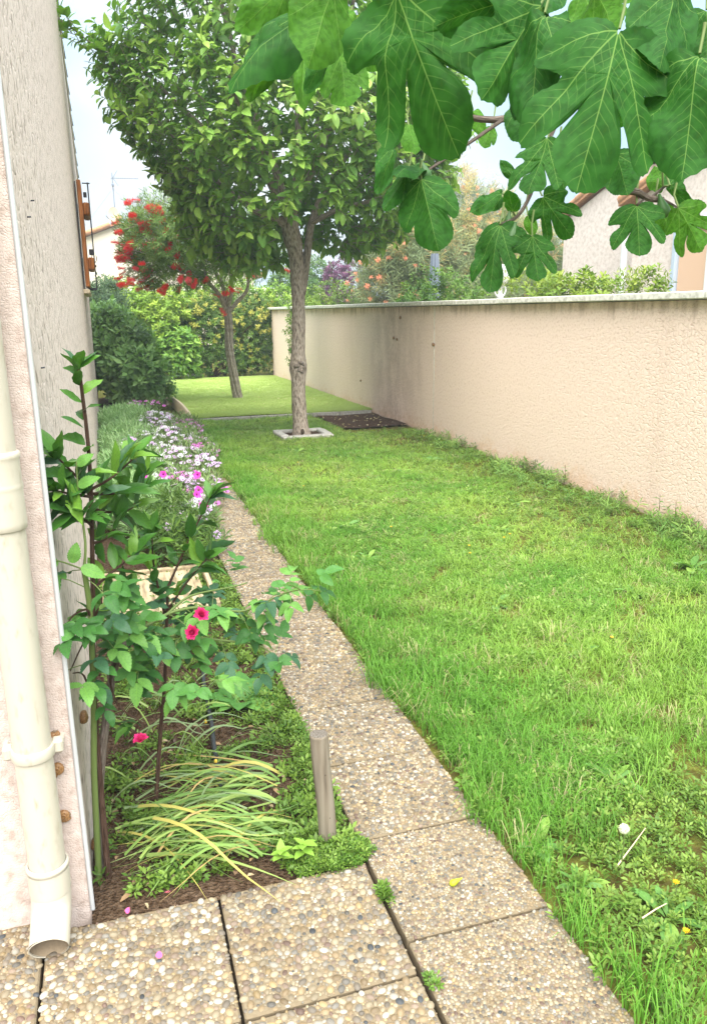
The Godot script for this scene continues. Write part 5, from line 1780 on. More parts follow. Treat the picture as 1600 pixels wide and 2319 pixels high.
	for q in [[Vector3(0.36, 0.01, -1.93), 7, "bright lime-green seedling at the edge of the terrace slab"], [Vector3(0.425, 0.01, -1.93), 9, "seedling with paired round leaflets beside the wooden post"]]:
		var o := thing("seedling", q[2], "plant", q[0])
		for k in q[1]:
			var a: float = k * 2.4
			part("leaf", wlm, leafmat(Color(0.2, 0.38, 0.05).linear_to_srgb(), 0.5, 0.5, false), o, aim(Vector3(0, 0.02 + 0.004 * k, 0), Vector3(cos(a), rf(0.2, 0.8), sin(a) * 0.7 + 0.3).normalized(), Vector3.UP, rf(0.03, 0.045)))

const BAY := [
	[Vector3(-0.067, 1.103, -2.080), Vector3(-0.091, 1.156, -2.050), Vector3(-0.126, 1.209, -2.020)],
	[Vector3(-0.065, 1.097, -2.080), Vector3(-0.099, 1.116, -2.030), Vector3(-0.139, 1.135, -2.000)],
	[Vector3(-0.061, 1.116, -2.080), Vector3(-0.007, 1.136, -2.120), Vector3(0.048, 1.174, -2.150)],
	[Vector3(-0.061, 1.104, -2.080), Vector3(-0.005, 1.085, -2.150), Vector3(0.073, 1.067, -2.250)],
	[Vector3(-0.068, 1.068, -2.080), Vector3(-0.021, 1.023, -2.200), Vector3(0.040, 1.007, -2.300), Vector3(0.079, 1.085, -2.350)],
	[Vector3(-0.069, 1.021, -2.080), Vector3(-0.084, 1.052, -2.030), Vector3(-0.107, 1.079, -2.000)],
	[Vector3(-0.071, 0.973, -2.080), Vector3(-0.038, 0.963, -2.150), Vector3(-0.000, 0.996, -2.200)],
	[Vector3(0.113, 0.618, -2.400), Vector3(0.091, 0.782, -2.400), Vector3(0.091, 0.887, -2.380)],
	[Vector3(0.122, 0.646, -2.400), Vector3(0.198, 0.734, -2.420), Vector3(0.254, 0.794, -2.420)],
	[Vector3(0.127, 0.719, -2.400), Vector3(0.209, 0.856, -2.450), Vector3(0.282, 0.972, -2.480)],
	[Vector3(-0.076, 0.853, -2.080), Vector3(-0.023, 0.873, -2.150), Vector3(0.027, 0.891, -2.200)],
	[Vector3(-0.094, 0.743, -2.080), Vector3(-0.065, 0.794, -2.100), Vector3(-0.007, 0.777, -2.200)],
]
const ROSE := [
	[Vector3(-0.137, -0.047, -2.100), Vector3(-0.128, 0.144, -2.120), Vector3(-0.113, 0.287, -2.140), Vector3(-0.076, 0.466, -2.160), Vector3(-0.045, 0.580, -2.200), Vector3(0.008, 0.634, -2.250)],
	[Vector3(-0.145, 0.074, -2.060), Vector3(-0.126, 0.324, -2.060), Vector3(-0.109, 0.527, -2.050), Vector3(-0.092, 0.791, -2.020), Vector3(-0.095, 0.929, -2.000)],
	[Vector3(0.008, 0.634, -2.250), Vector3(0.116, 0.670, -2.300), Vector3(0.227, 0.659, -2.350), Vector3(0.343, 0.610, -2.400), Vector3(0.416, 0.624, -2.400), Vector3(0.480, 0.671, -2.350), Vector3(0.527, 0.698, -2.300)],
	[Vector3(0.008, 0.634, -2.250), Vector3(0.137, 0.595, -2.300), Vector3(0.275, 0.540, -2.350), Vector3(0.387, 0.509, -2.350), Vector3(0.448, 0.475, -2.300)],
	[Vector3(-0.045, 0.580, -2.200), Vector3(0.028, 0.596, -2.200), Vector3(0.125, 0.554, -2.200), Vector3(0.192, 0.481, -2.150)],
	[Vector3(0.008, 0.634, -2.250), Vector3(-0.035, 0.733, -2.150), Vector3(-0.105, 0.719, -2.080), Vector3(-0.155, 0.652, -2.020)],
	[Vector3(-0.045, 0.580, -2.200), Vector3(-0.062, 0.565, -2.120), Vector3(-0.044, 0.501, -2.080), Vector3(0.021, 0.435, -2.080)],
	[Vector3(0.116, 0.670, -2.300), Vector3(0.189, 0.700, -2.350), Vector3(0.322, 0.689, -2.420), Vector3(0.384, 0.687, -2.450)],
	[Vector3(-0.020, 0.351, -2.120), Vector3(0.000, 0.417, -2.120), Vector3(0.002, 0.386, -2.100)],
	[Vector3(-0.092, 0.791, -2.020), Vector3(-0.100, 0.823, -2.000), Vector3(-0.138, 0.808, -1.990), Vector3(-0.153, 0.766, -1.980)],
	[Vector3(-0.107, 0.527, -2.050), Vector3(-0.123, 0.634, -2.020), Vector3(-0.148, 0.654, -2.000)],
]
const FIG := [
	[Vector3(0.462, 2.018, -1.257), Vector3(0.498, 1.787, -1.142), Vector3(-0.67, 0.25, 0.70), 0, 1.12, 1],
	[Vector3(0.427, 2.084, -1.469), Vector3(0.361, 1.936, -1.417), Vector3(0.18, 0.25, 0.95), 2, 0.95, 2],
	[Vector3(0.447, 2.110, -1.578), Vector3(0.228, 1.941, -1.438), Vector3(-0.27, 0.80, 0.54), 2, 0.62, 0],
	[Vector3(0.384, 2.062, -1.552), Vector3(0.283, 1.953, -1.511), Vector3(-0.24, 0.53, 0.81), 2, 0.75, 1],
	[Vector3(0.391, 2.079, -1.641), Vector3(0.323, 1.930, -1.568), Vector3(0.65, 0.08, 0.76), 2, 0.50, 2],
	[Vector3(0.406, 2.168, -1.714), Vector3(0.303, 2.084, -1.670), Vector3(0.18, 0.28, 0.94), 2, 0.80, 2],
	[Vector3(0.523, 2.152, -2.052), Vector3(0.490, 2.020, -1.973), Vector3(-0.60, 0.52, 0.62), 2, 0.55, 2],
	[Vector3(0.540, 2.115, -1.929), Vector3(0.496, 2.032, -1.899), Vector3(0.33, 0.17, 0.93), 2, 0.70, 1],
	[Vector3(0.607, 2.141, -2.023), Vector3(0.594, 2.003, -1.936), Vector3(-0.45, 0.51, 0.74), 1, 0.95, 2],
	[Vector3(0.676, 2.247, -2.139), Vector3(0.702, 2.134, -2.046), Vector3(-0.85, 0.20, 0.49), 1, 0.90, 2],
	[Vector3(0.587, 2.217, -1.942), Vector3(0.578, 2.113, -1.863), Vector3(0.14, 0.59, 0.80), 1, 0.90, 3],
	[Vector3(0.614, 1.884, -1.520), Vector3(0.606, 1.830, -1.455), Vector3(-0.89, 0.40, 0.21), 2, 0.70, 0],
	[Vector3(0.669, 1.934, -1.733), Vector3(0.661, 1.875, -1.666), Vector3(-0.11, 0.75, 0.65), 2, 0.80, 2],
	[Vector3(0.703, 1.862, -1.757), Vector3(0.619, 1.836, -1.668), Vector3(0.05, 0.94, 0.32), 2, 0.75, 0],
	[Vector3(0.673, 1.841, -1.761), Vector3(0.601, 1.748, -1.704), Vector3(-0.31, 0.66, 0.69), 2, 0.48, 1],
	[Vector3(0.694, 1.821, -1.717), Vector3(0.687, 1.680, -1.616), Vector3(-0.55, 0.50, 0.67), 1, 0.98, 1],
	[Vector3(0.708, 1.933, -1.937), Vector3(0.662, 1.826, -1.868), Vector3(0.35, 0.39, 0.85), 2, 0.60, 1],
	[Vector3(0.620, 1.954, -1.106), Vector3(0.503, 1.814, -1.061), Vector3(0.17, 0.17, 0.97), 0, 1.05, 0],
	[Vector3(0.599, 1.930, -1.051), Vector3(0.534, 1.795, -1.003), Vector3(-0.76, 0.51, 0.41), 2, 0.78, 4],
	[Vector3(0.671, 2.009, -1.159), Vector3(0.617, 1.941, -1.103), Vector3(-0.31, 0.73, 0.61), 2, 0.80, 4],
	[Vector3(0.616, 1.986, -1.137), Vector3(0.484, 1.911, -1.082), Vector3(0.50, -0.30, 0.81), 2, 0.75, 0],
	[Vector3(0.659, 1.891, -0.968), Vector3(0.573, 1.699, -0.900), Vector3(-0.28, 0.43, 0.86), 0, 1.10, 0],
	[Vector3(0.738, 1.853, -0.912), Vector3(0.680, 1.715, -0.861), Vector3(-0.64, 0.49, 0.59), 2, 1.12, 5],
	[Vector3(0.768, 1.961, -1.008), Vector3(0.695, 1.830, -0.941), Vector3(-0.03, 0.47, 0.88), 1, 0.80, 4],
	[Vector3(0.827, 2.008, -1.164), Vector3(0.842, 1.926, -1.084), Vector3(-0.94, 0.12, 0.31), 2, 1.00, 0],
	[Vector3(0.930, 2.132, -1.490), Vector3(0.912, 2.049, -1.419), Vector3(-0.67, 0.56, 0.49), 2, 1.00, 2],
	[Vector3(0.858, 2.073, -1.334), Vector3(0.855, 1.983, -1.257), Vector3(-0.91, 0.29, 0.30), 1, 1.00, 2],
	[Vector3(0.719, 1.888, -1.328), Vector3(0.696, 1.820, -1.262), Vector3(-0.25, 0.71, 0.66), 2, 0.90, 0],
	[Vector3(0.839, 1.858, -1.444), Vector3(0.769, 1.741, -1.381), Vector3(-0.48, 0.63, 0.62), 0, 0.95, 1],
	[Vector3(0.945, 1.864, -1.576), Vector3(0.914, 1.790, -1.511), Vector3(-0.76, 0.57, 0.30), 2, 0.80, 1],
	[Vector3(0.899, 1.832, -1.689), Vector3(0.876, 1.873, -1.707), Vector3(-0.45, 0.13, 0.88), 2, 0.75, 1],
	[Vector3(0.875, 1.795, -1.686), Vector3(0.783, 1.766, -1.631), Vector3(0.20, 0.69, 0.70), 2, 0.60, 1],
	[Vector3(0.867, 1.752, -1.624), Vector3(0.843, 1.794, -1.599), Vector3(-0.55, -0.64, 0.54), 2, 1.00, 1],
	[Vector3(0.930, 1.783, -1.612), Vector3(0.953, 1.701, -1.540), Vector3(-0.78, 0.28, 0.56), 0, 1.15, 1],
	[Vector3(0.892, 1.695, -1.579), Vector3(0.873, 1.596, -1.515), Vector3(-0.37, 0.55, 0.75), 0, 1.05, 1],
	[Vector3(0.819, 1.721, -1.587), Vector3(0.753, 1.593, -1.508), Vector3(-0.56, 0.62, 0.54), 0, 0.85, 1],
	[Vector3(0.871, 1.734, -1.639), Vector3(0.820, 1.650, -1.589), Vector3(0.33, 0.33, 0.89), 2, 0.60, 0],
	[Vector3(0.826, 1.712, -1.604), Vector3(0.769, 1.638, -1.580), Vector3(0.13, 0.22, 0.97), 2, 0.60, 1],
	[Vector3(0.894, 1.718, -1.660), Vector3(0.887, 1.662, -1.615), Vector3(-0.75, 0.47, 0.47), 2, 0.90, 1],
	[Vector3(0.951, 1.752, -1.706), Vector3(0.949, 1.711, -1.674), Vector3(-0.60, 0.51, 0.62), 2, 0.80, 3],
	[Vector3(0.765, 1.758, -1.224), Vector3(0.759, 1.727, -1.196), Vector3(-0.62, 0.59, 0.52), 2, 0.90, 4],
	[Vector3(0.899, 1.811, -1.306), Vector3(0.888, 1.731, -1.244), Vector3(-0.83, 0.41, 0.39), 2, 0.95, 0],
	[Vector3(0.806, 1.828, -1.231), Vector3(0.776, 1.839, -1.135), Vector3(-0.40, -0.92, -0.02), 2, 0.90, 0],
	[Vector3(1.024, 1.743, -1.411), Vector3(0.989, 1.652, -1.343), Vector3(-0.48, 0.64, 0.61), 0, 1.20, 1],
	[Vector3(1.115, 1.747, -1.460), Vector3(1.120, 1.688, -1.421), Vector3(-0.77, 0.30, 0.56), 1, 0.95, 3],
	[Vector3(1.127, 1.788, -1.467), Vector3(1.139, 1.849, -1.523), Vector3(-0.60, 0.60, 0.53), 2, 0.95, 2],
	[Vector3(1.108, 1.783, -1.428), Vector3(1.150, 1.820, -1.447), Vector3(-0.28, 0.66, 0.69), 2, 0.95, 1],
	[Vector3(1.089, 1.779, -1.400), Vector3(1.075, 1.728, -1.337), Vector3(-0.98, 0.03, -0.20), 2, 0.65, 1],
	[Vector3(1.067, 1.729, -1.340), Vector3(1.077, 1.643, -1.271), Vector3(-0.89, 0.22, 0.40), 0, 1.05, 2],
	[Vector3(0.947, 1.789, -1.393), Vector3(0.941, 1.836, -1.407), Vector3(-0.48, 0.20, 0.85), 2, 0.80, 1],
	[Vector3(0.936, 1.971, -1.877), Vector3(0.904, 1.917, -1.851), Vector3(-0.15, 0.50, 0.85), 1, 0.90, 2],
	[Vector3(0.863, 2.004, -1.962), Vector3(0.858, 1.942, -1.915), Vector3(-0.65, 0.49, 0.58), 1, 0.90, 2],
	[Vector3(0.899, 2.013, -1.899), Vector3(0.905, 1.956, -1.861), Vector3(-0.61, 0.40, 0.68), 2, 0.80, 3],
	[Vector3(0.844, 1.950, -1.036), Vector3(0.823, 1.879, -1.001), Vector3(-0.60, 0.48, 0.64), 2, 1.20, 0],
]
const FIG_WOOD := [
	[Vector3(1.327, 2.279, -1.515), Vector3(1.211, 2.133, -1.620), Vector3(1.077, 2.034, -1.742), Vector3(0.954, 1.981, -1.820), Vector3(0.821, 1.977, -1.806)],
	[Vector3(0.955, 1.989, -1.811), Vector3(0.875, 1.939, -1.800), Vector3(0.805, 1.896, -1.789), Vector3(0.725, 1.851, -1.748), Vector3(0.703, 1.834, -1.739)],
	[Vector3(1.144, 1.998, -1.280), Vector3(1.066, 1.897, -1.331), Vector3(0.992, 1.784, -1.399), Vector3(1.030, 1.766, -1.415), Vector3(1.063, 1.757, -1.424), Vector3(1.095, 1.756, -1.425)],
	[Vector3(1.095, 1.756, -1.425), Vector3(1.104, 1.746, -1.409), Vector3(1.081, 1.731, -1.358)],
	[Vector3(1.063, 1.757, -1.424), Vector3(1.111, 1.782, -1.449), Vector3(1.122, 1.788, -1.447)],
	[Vector3(1.047, 2.020, -1.694), Vector3(0.925, 1.887, -1.588), Vector3(0.907, 1.787, -1.621), Vector3(0.875, 1.741, -1.618), Vector3(0.827, 1.723, -1.606)],
	[Vector3(1.161, 2.188, -1.326), Vector3(0.933, 2.081, -1.259), Vector3(0.824, 2.096, -1.351), Vector3(0.653, 2.148, -1.525), Vector3(0.482, 2.155, -1.634), Vector3(0.377, 2.197, -1.785)],
	[Vector3(0.465, 2.147, -1.637), Vector3(0.627, 2.161, -2.023), Vector3(0.651, 2.145, -2.065)],
	[Vector3(1.024, 1.743, -1.411), Vector3(1.048, 1.756, -1.418)],
]

const FIG_A := [Vector2(0, 0), Vector2(0.10, -0.07), Vector2(0.25, -0.07), Vector2(0.40, 0.03), Vector2(0.48, 0.19), Vector2(0.46, 0.26), Vector2(0.36, 0.285), Vector2(0.29, 0.34), Vector2(0.41, 0.45), Vector2(0.47, 0.60), Vector2(0.43, 0.76), Vector2(0.34, 0.75), Vector2(0.205, 0.61), Vector2(0.125, 0.51), Vector2(0.19, 0.64), Vector2(0.225, 0.77), Vector2(0.16, 0.91), Vector2(0, 1.0)]
const FIG_B := [Vector2(0, 0), Vector2(0.12, -0.08), Vector2(0.29, -0.04), Vector2(0.40, 0.1), Vector2(0.44, 0.26), Vector2(0.46, 0.42), Vector2(0.42, 0.57), Vector2(0.33, 0.61), Vector2(0.25, 0.53), Vector2(0.29, 0.68), Vector2(0.26, 0.81), Vector2(0.14, 0.94), Vector2(0, 1.0)]
const FIG_C := [Vector2(0, 0), Vector2(0.12, -0.07), Vector2(0.27, -0.02), Vector2(0.38, 0.14), Vector2(0.42, 0.34), Vector2(0.40, 0.52), Vector2(0.32, 0.7), Vector2(0.19, 0.87), Vector2(0, 1.0)]
const HUB := Vector2(0, 0.32)

func fig_leaf(shape: Array, wavy: float, droop: float, seedv: int) -> ArrayMesh:
	rng.seed = seedv
	# closed outline as radius over angle round the hub
	var ring := []
	for s in [1, -1]:
		var l := []
		for i in shape.size() - 1:
			for k in 5:
				var q: Vector2 = (shape[i] as Vector2).cubic_interpolate(shape[i + 1], shape[maxi(i - 1, 0)], shape[mini(i + 2, shape.size() - 1)], k / 5.0)
				if i == 0 and k == 0: q = Vector2(0, 0.015)
				l.append(Vector2(maxf(q.x, 0.0) * s * (1.0 if s > 0 else 0.94), q.y + (0.02 if s < 0 and q.x > 0.3 else 0.0)))
		if s < 0:
			l.remove_at(0)
			l.reverse()
			ring.append(Vector2(0, 1))
		ring.append_array(l)
	var b := MB.new()
	var fr := [0.0, 0.28, 0.52, 0.72, 0.88, 1.0]
	var n := ring.size()
	for j in fr.size():
		for i in n:
			var q: Vector2 = HUB.lerp(ring[i], fr[j])
			if j == fr.size() - 1 and i % 2 == 0: q += (ring[i] - HUB).normalized() * -0.009
			var z := -absf(q.x) * 0.2 - droop * maxf(q.y, 0.0) * q.y
			z += wavy * (sin(q.x * 9.0 + seedv) * cos(q.y * 8.0 + seedv * 0.7) * 0.035 * fr[j] + noise.get_noise_2d(q.x * 160.0 + seedv * 31.0, q.y * 160.0) * 0.035)
			z += 0.012 * absf(sin((q.y + absf(q.x) * 0.9) * 20.0)) * fr[j] * (1.0 - fr[j])
			b.pt(Vector3(q.x, q.y, z), Vector2(q.x / 1.24 + 0.5, (q.y + 0.15) / 1.2))
	for j in fr.size() - 1:
		for i in n:
			var a := j * n + i
			var a2 := j * n + (i + 1) % n
			b.tri(a, a + n, a2); b.tri(a2, a + n, a2 + n)
	return b.mesh()

func vein_texture(tips: Array, side_step: float) -> ImageTexture:
	# leaf blade with paler veins
	var w := 512
	var im := Image.create(w, w, false, Image.FORMAT_RGBA8)
	im.fill(Color(0.58, 0.72, 0.38, 0.0))
	var line := func(a: Vector2, e: Vector2, w0: float, w1: float, strength: float) -> void:
		var pa := Vector2((a.x / 1.24 + 0.5) * w, ((a.y + 0.15) / 1.2) * w)
		var pe := Vector2((e.x / 1.24 + 0.5) * w, ((e.y + 0.15) / 1.2) * w)
		var st := int(pa.distance_to(pe)) + 1
		for i in st + 1:
			var s := float(i) / st
			var p := pa.lerp(pe, s)
			var r := lerpf(w0, w1, s)
			for dy in range(-int(r) - 1, int(r) + 2):
				for dx in range(-int(r) - 1, int(r) + 2):
					var px := int(p.x) + dx
					var py := int(p.y) + dy
					if px < 0 or py < 0 or px >= w or py >= w: continue
					var d := Vector2(px + 0.5, py + 0.5).distance_to(p)
					if d < r + 0.5: im.set_pixel(px, py, Color(0.58, 0.72, 0.38, maxf(im.get_pixel(px, py).a, clampf(r + 0.5 - d, 0.0, 1.0) * strength)))
	for t in tips:
		var tip: Vector2 = t
		var d := tip.normalized()
		var nrm := Vector2(-d.y, d.x)
		var l := tip.length()
		var s := 0.12
		while s < 0.93:
			for q in [-1, 1]:
				var a := tip * s
				var reach := 0.36 * l * (1.0 - s * 0.75) * (0.8 if absf(d.x) > 0.5 else 1.0)
				var e1: Vector2 = a + (nrm * q * 0.8 + d * 0.62) * reach * 0.5
				var e2: Vector2 = e1 + (nrm * q * 0.62 + d * 0.8) * reach * 0.5
				line.call(a, e1, 1.0, 0.8, 0.24)
				line.call(e1, e2, 0.8, 0.5, 0.15)
			s += side_step / l
		line.call(Vector2(0, 0.0), tip, 2.2, 0.8, 0.48)
	return ImageTexture.create_from_image(im)

func fig_tree() -> void:
	var veins_a := vein_texture([Vector2(0, 0.98), Vector2(0.43, 0.74), Vector2(-0.41, 0.75), Vector2(0.46, 0.2), Vector2(-0.44, 0.21)], 0.07)
	var veins_b := vein_texture([Vector2(0, 0.98), Vector2(0.38, 0.53), Vector2(-0.37, 0.54), Vector2(0.36, 0.1), Vector2(-0.34, 0.1)], 0.072)
	var mottle := noisetex(0.02, FastNoiseLite.TYPE_SIMPLEX_SMOOTH, [[0.0, srgb(226, 204, 150)], [0.14, srgb(214, 210, 180)], [0.2, srgb(196, 206, 194)], [0.5, srgb(230, 236, 228)], [1.0, Color.WHITE]], 512, 5, 88)
	var quilt := noisetex(0.035, FastNoiseLite.TYPE_CELLULAR, [], 256, 1, 89)
	var meshes := []
	for k in 3:
		meshes.append([fig_leaf([FIG_A, FIG_B, FIG_C][k], 1.3, 0.12, 3 + k), fig_leaf([FIG_A, FIG_B, FIG_C][k], 2.0, 0.26, 13 + k), fig_leaf([FIG_A, FIG_B, FIG_C][k], 1.7, -0.1, 23 + k)])
	# one leaf green, with backlighting painted into the lighter yellow-green copies
	var cols := [Color(0.032, 0.135, 0.018), Color(0.036, 0.145, 0.018), Color(0.09, 0.25, 0.025), Color(0.1, 0.27, 0.025), Color(0.034, 0.137, 0.022), Color(0.032, 0.135, 0.018)]
	var thr := [0.85, 0.85, 1.0, 1.0, 0.85, 0.85]
	var mats := []
	for tex in [veins_a, veins_b]:
		var row := []
		for k in cols.size():
			var c: Color = cols[k]
			var m := leafmat(c.linear_to_srgb(), 0.58, thr[k], false)
			m.metallic_specular = 0.24
			m.albedo_texture = mottle
			m.heightmap_enabled = true
			m.heightmap_texture = quilt
			m.heightmap_scale = 0.1
			m.detail_enabled = true
			m.detail_albedo = tex
			m.detail_blend_mode = BaseMaterial3D.BLEND_MODE_MIX
			m.detail_uv_layer = BaseMaterial3D.DETAIL_UV_1
			row.append(m)
		mats.append(row)
	rng.seed = 121
	var base := Vector3(2.55, 0, -0.35)
	var o := thing("fig_tree", "fig tree boughs with large lobed leaves hanging over the lawn", "tree", base)
	# trunk and main limb outside the picture, from which the boughs come
	var fork := Vector3(1.95, 2.2, -0.7)
	limb(o, M.bark_fig, [base + Vector3(0, -0.06, 0), base + Vector3(-0.05, 0.5, -0.05), base + Vector3(-0.15, 1.1, -0.1), Vector3(2.2, 1.7, -0.55), fork], 0.11, 0.06, "trunk", 0.08, 14)
	for i in FIG_WOOD.size():
		var pts: Array = (FIG_WOOD[i] as Array).duplicate()
		if i in [0, 2, 6]: pts.push_front(fork)
		var r := [0.018, 0.005, 0.011, 0.003, 0.0035, 0.006, 0.015, 0.005, 0.003]
		limb(o, M.bark_fig, pts, r[i], r[i] * (0.35 if i in [0, 6] else 0.5), "bough" if i in [0, 2, 6] else "twig", 0.07, 9)
	for q in FIG:
		var a: Vector3 = q[0]
		var t: Vector3 = q[1]
		var s := a.distance_to(t)
		var tr := aim(a - base, t - a, q[2], s, q[4] * (0.8 if q[3] == 0 else 0.88))
		part("leaf", meshes[q[3]][rng.randi() % 3], mats[0 if q[3] == 0 else 1][q[5]], o, tr)
		# leaf stalk back towards the wood
		var d := (a - t).normalized()
		var up := (d * 0.5 + Vector3(0.15, 0.7, -0.1)).normalized()
		var b := MB.new()
		b.tube(path([a - base, a - base + d * 0.02 + up * 0.012, a - base + up * rf(0.04, 0.07)]), taper(3, 0.0019, 0.0024), 6)
		part("leaf_stalk", b.mesh(), mats[1][2] if false else M.cane_green, o)
	# more leaves higher up, above the picture, as the bough carries them
	for k in 14:
		var p := Vector3(rf(0.1, 1.9), rf(2.25, 2.7), rf(-1.7, -0.5))
		var d := Vector3(rf(-1, 1), rf(-0.9, 0.1), rf(-1, 1)).normalized()
		part("leaf", meshes[rng.randi() % 3][0], mats[1][rng.randi() % 3], o, aim(p - base, d, Vector3.UP + rdir() * 0.5, rf(0.16, 0.22)))
	# green figs
	var fb := MB.new()
	fb.lathe([[0.0025, 0.02], [0.004, 0.012], [0.0085, 0.002], [0.0125, -0.008], [0.0135, -0.015], [0.011, -0.022], [0.005, -0.0265], [0.0, -0.027]], 18)
	var fm := fb.mesh()
	var green := mat(srgb(58, 96, 44), 0.45, 0.45)
	for q in [Vector3(0.707, 1.85, -1.742), Vector3(1.085, 1.746, -1.415), Vector3(0.844, 1.703, -1.574), Vector3(0.856, 1.732, -1.621), Vector3(0.696, 1.928, -1.507), Vector3(0.636, 1.887, -1.191), Vector3(0.716, 1.832, -1.737)]:
		part("fig_fruit", fm, green, o, Transform3D(Basis(Vector3(0, 0, 1), rf(-0.5, 0.5)) * Basis.from_scale(Vector3.ONE * rf(0.8, 1.15)), q - base))

func snail(called: String, label: String, at: Vector3, out: Vector3, s: float, turn: float, group := "") -> void:
	var o := thing(called, label, "snail", at, group)
	# shell: a coiled tube that winds inwards
	var b := MB.new()
	var p := PackedVector3Array()
	var r := PackedFloat32Array()
	for i in 34:
		var t := i / 33.0
		var a := t * TAU * 2.3
		var q := (1.0 - t) * 0.0105 + 0.0012
		p.append(Vector3(cos(a) * q, 0.004 + t * 0.0095, sin(a) * q))
		r.append(lerpf(0.0085, 0.0025, t))
	b.tube(p, r, 12, 0.0, true)
	var bas := aim(Vector3.ZERO, out, Vector3.UP, s).basis * Basis(Vector3.UP, turn)
	part("shell", b.mesh(), M.shell, o, Transform3D(bas, out * 0.002))
	b = MB.new()
	b.lathe([[0.0, 0.004], [0.009, 0.0032], [0.0105, 0.0]], 12, Transform3D(Basis.from_scale(Vector3(1.2, 1, 0.85)), Vector3(0.004, 0, 0)))
	part("foot", b.mesh(), M.snail_skin, o, Transform3D(bas, Vector3.ZERO))

func dandelion(label: String, at: Vector3, h: float, clock := false) -> void:
	var o := thing("dandelion_clock" if clock else "dandelion_flower", label, "flower", at, "" if clock else "dandelions in the lawn")
	var b := MB.new()
	b.tube(path([Vector3(0, -0.01, 0), Vector3(0.004, h * 0.6, 0), Vector3(0.0, h, 0.002)]), taper(3, 0.002, 0.0016), 6)
	part("stalk", b.mesh(), M.cane_green, o)
	b = MB.new()
	if clock:
		for k in 170:
			var d := rdir()
			b.blade(path([Vector3(0, h, 0) + d * 0.003, Vector3(0, h, 0) + d * 0.014]), 0.0004, d.cross(Vector3(0.3, 1, 0.2)).normalized(), false)
			var x := d.cross(Vector3(0.2, 0.9, 0.4)).normalized()
			for j in 3:
				var e := x.rotated(d, j * 1.05)
				b.blade(path([Vector3(0, h, 0) + d * 0.0145 - e * 0.0032, Vector3(0, h, 0) + d * 0.0145 + e * 0.0032]), 0.0007, d.cross(e), false)
		part("seed_head", b.mesh(), M.down, o)
	else:
		for k in 34:
			var a: float = k * 2.4
			var e := 0.2 + 0.8 * (1.0 - k / 33.0)
			b.leaf(aim(Vector3(0, h, 0), Vector3(cos(a) * e, 0.35 + 0.6 * (1.0 - e), sin(a) * e).normalized(), Vector3.UP, 0.013 * (0.5 + 0.5 * e)), 0.22, 0.1, 0.0, 2)
		part("flower_head", b.mesh(), M.yellow, o)

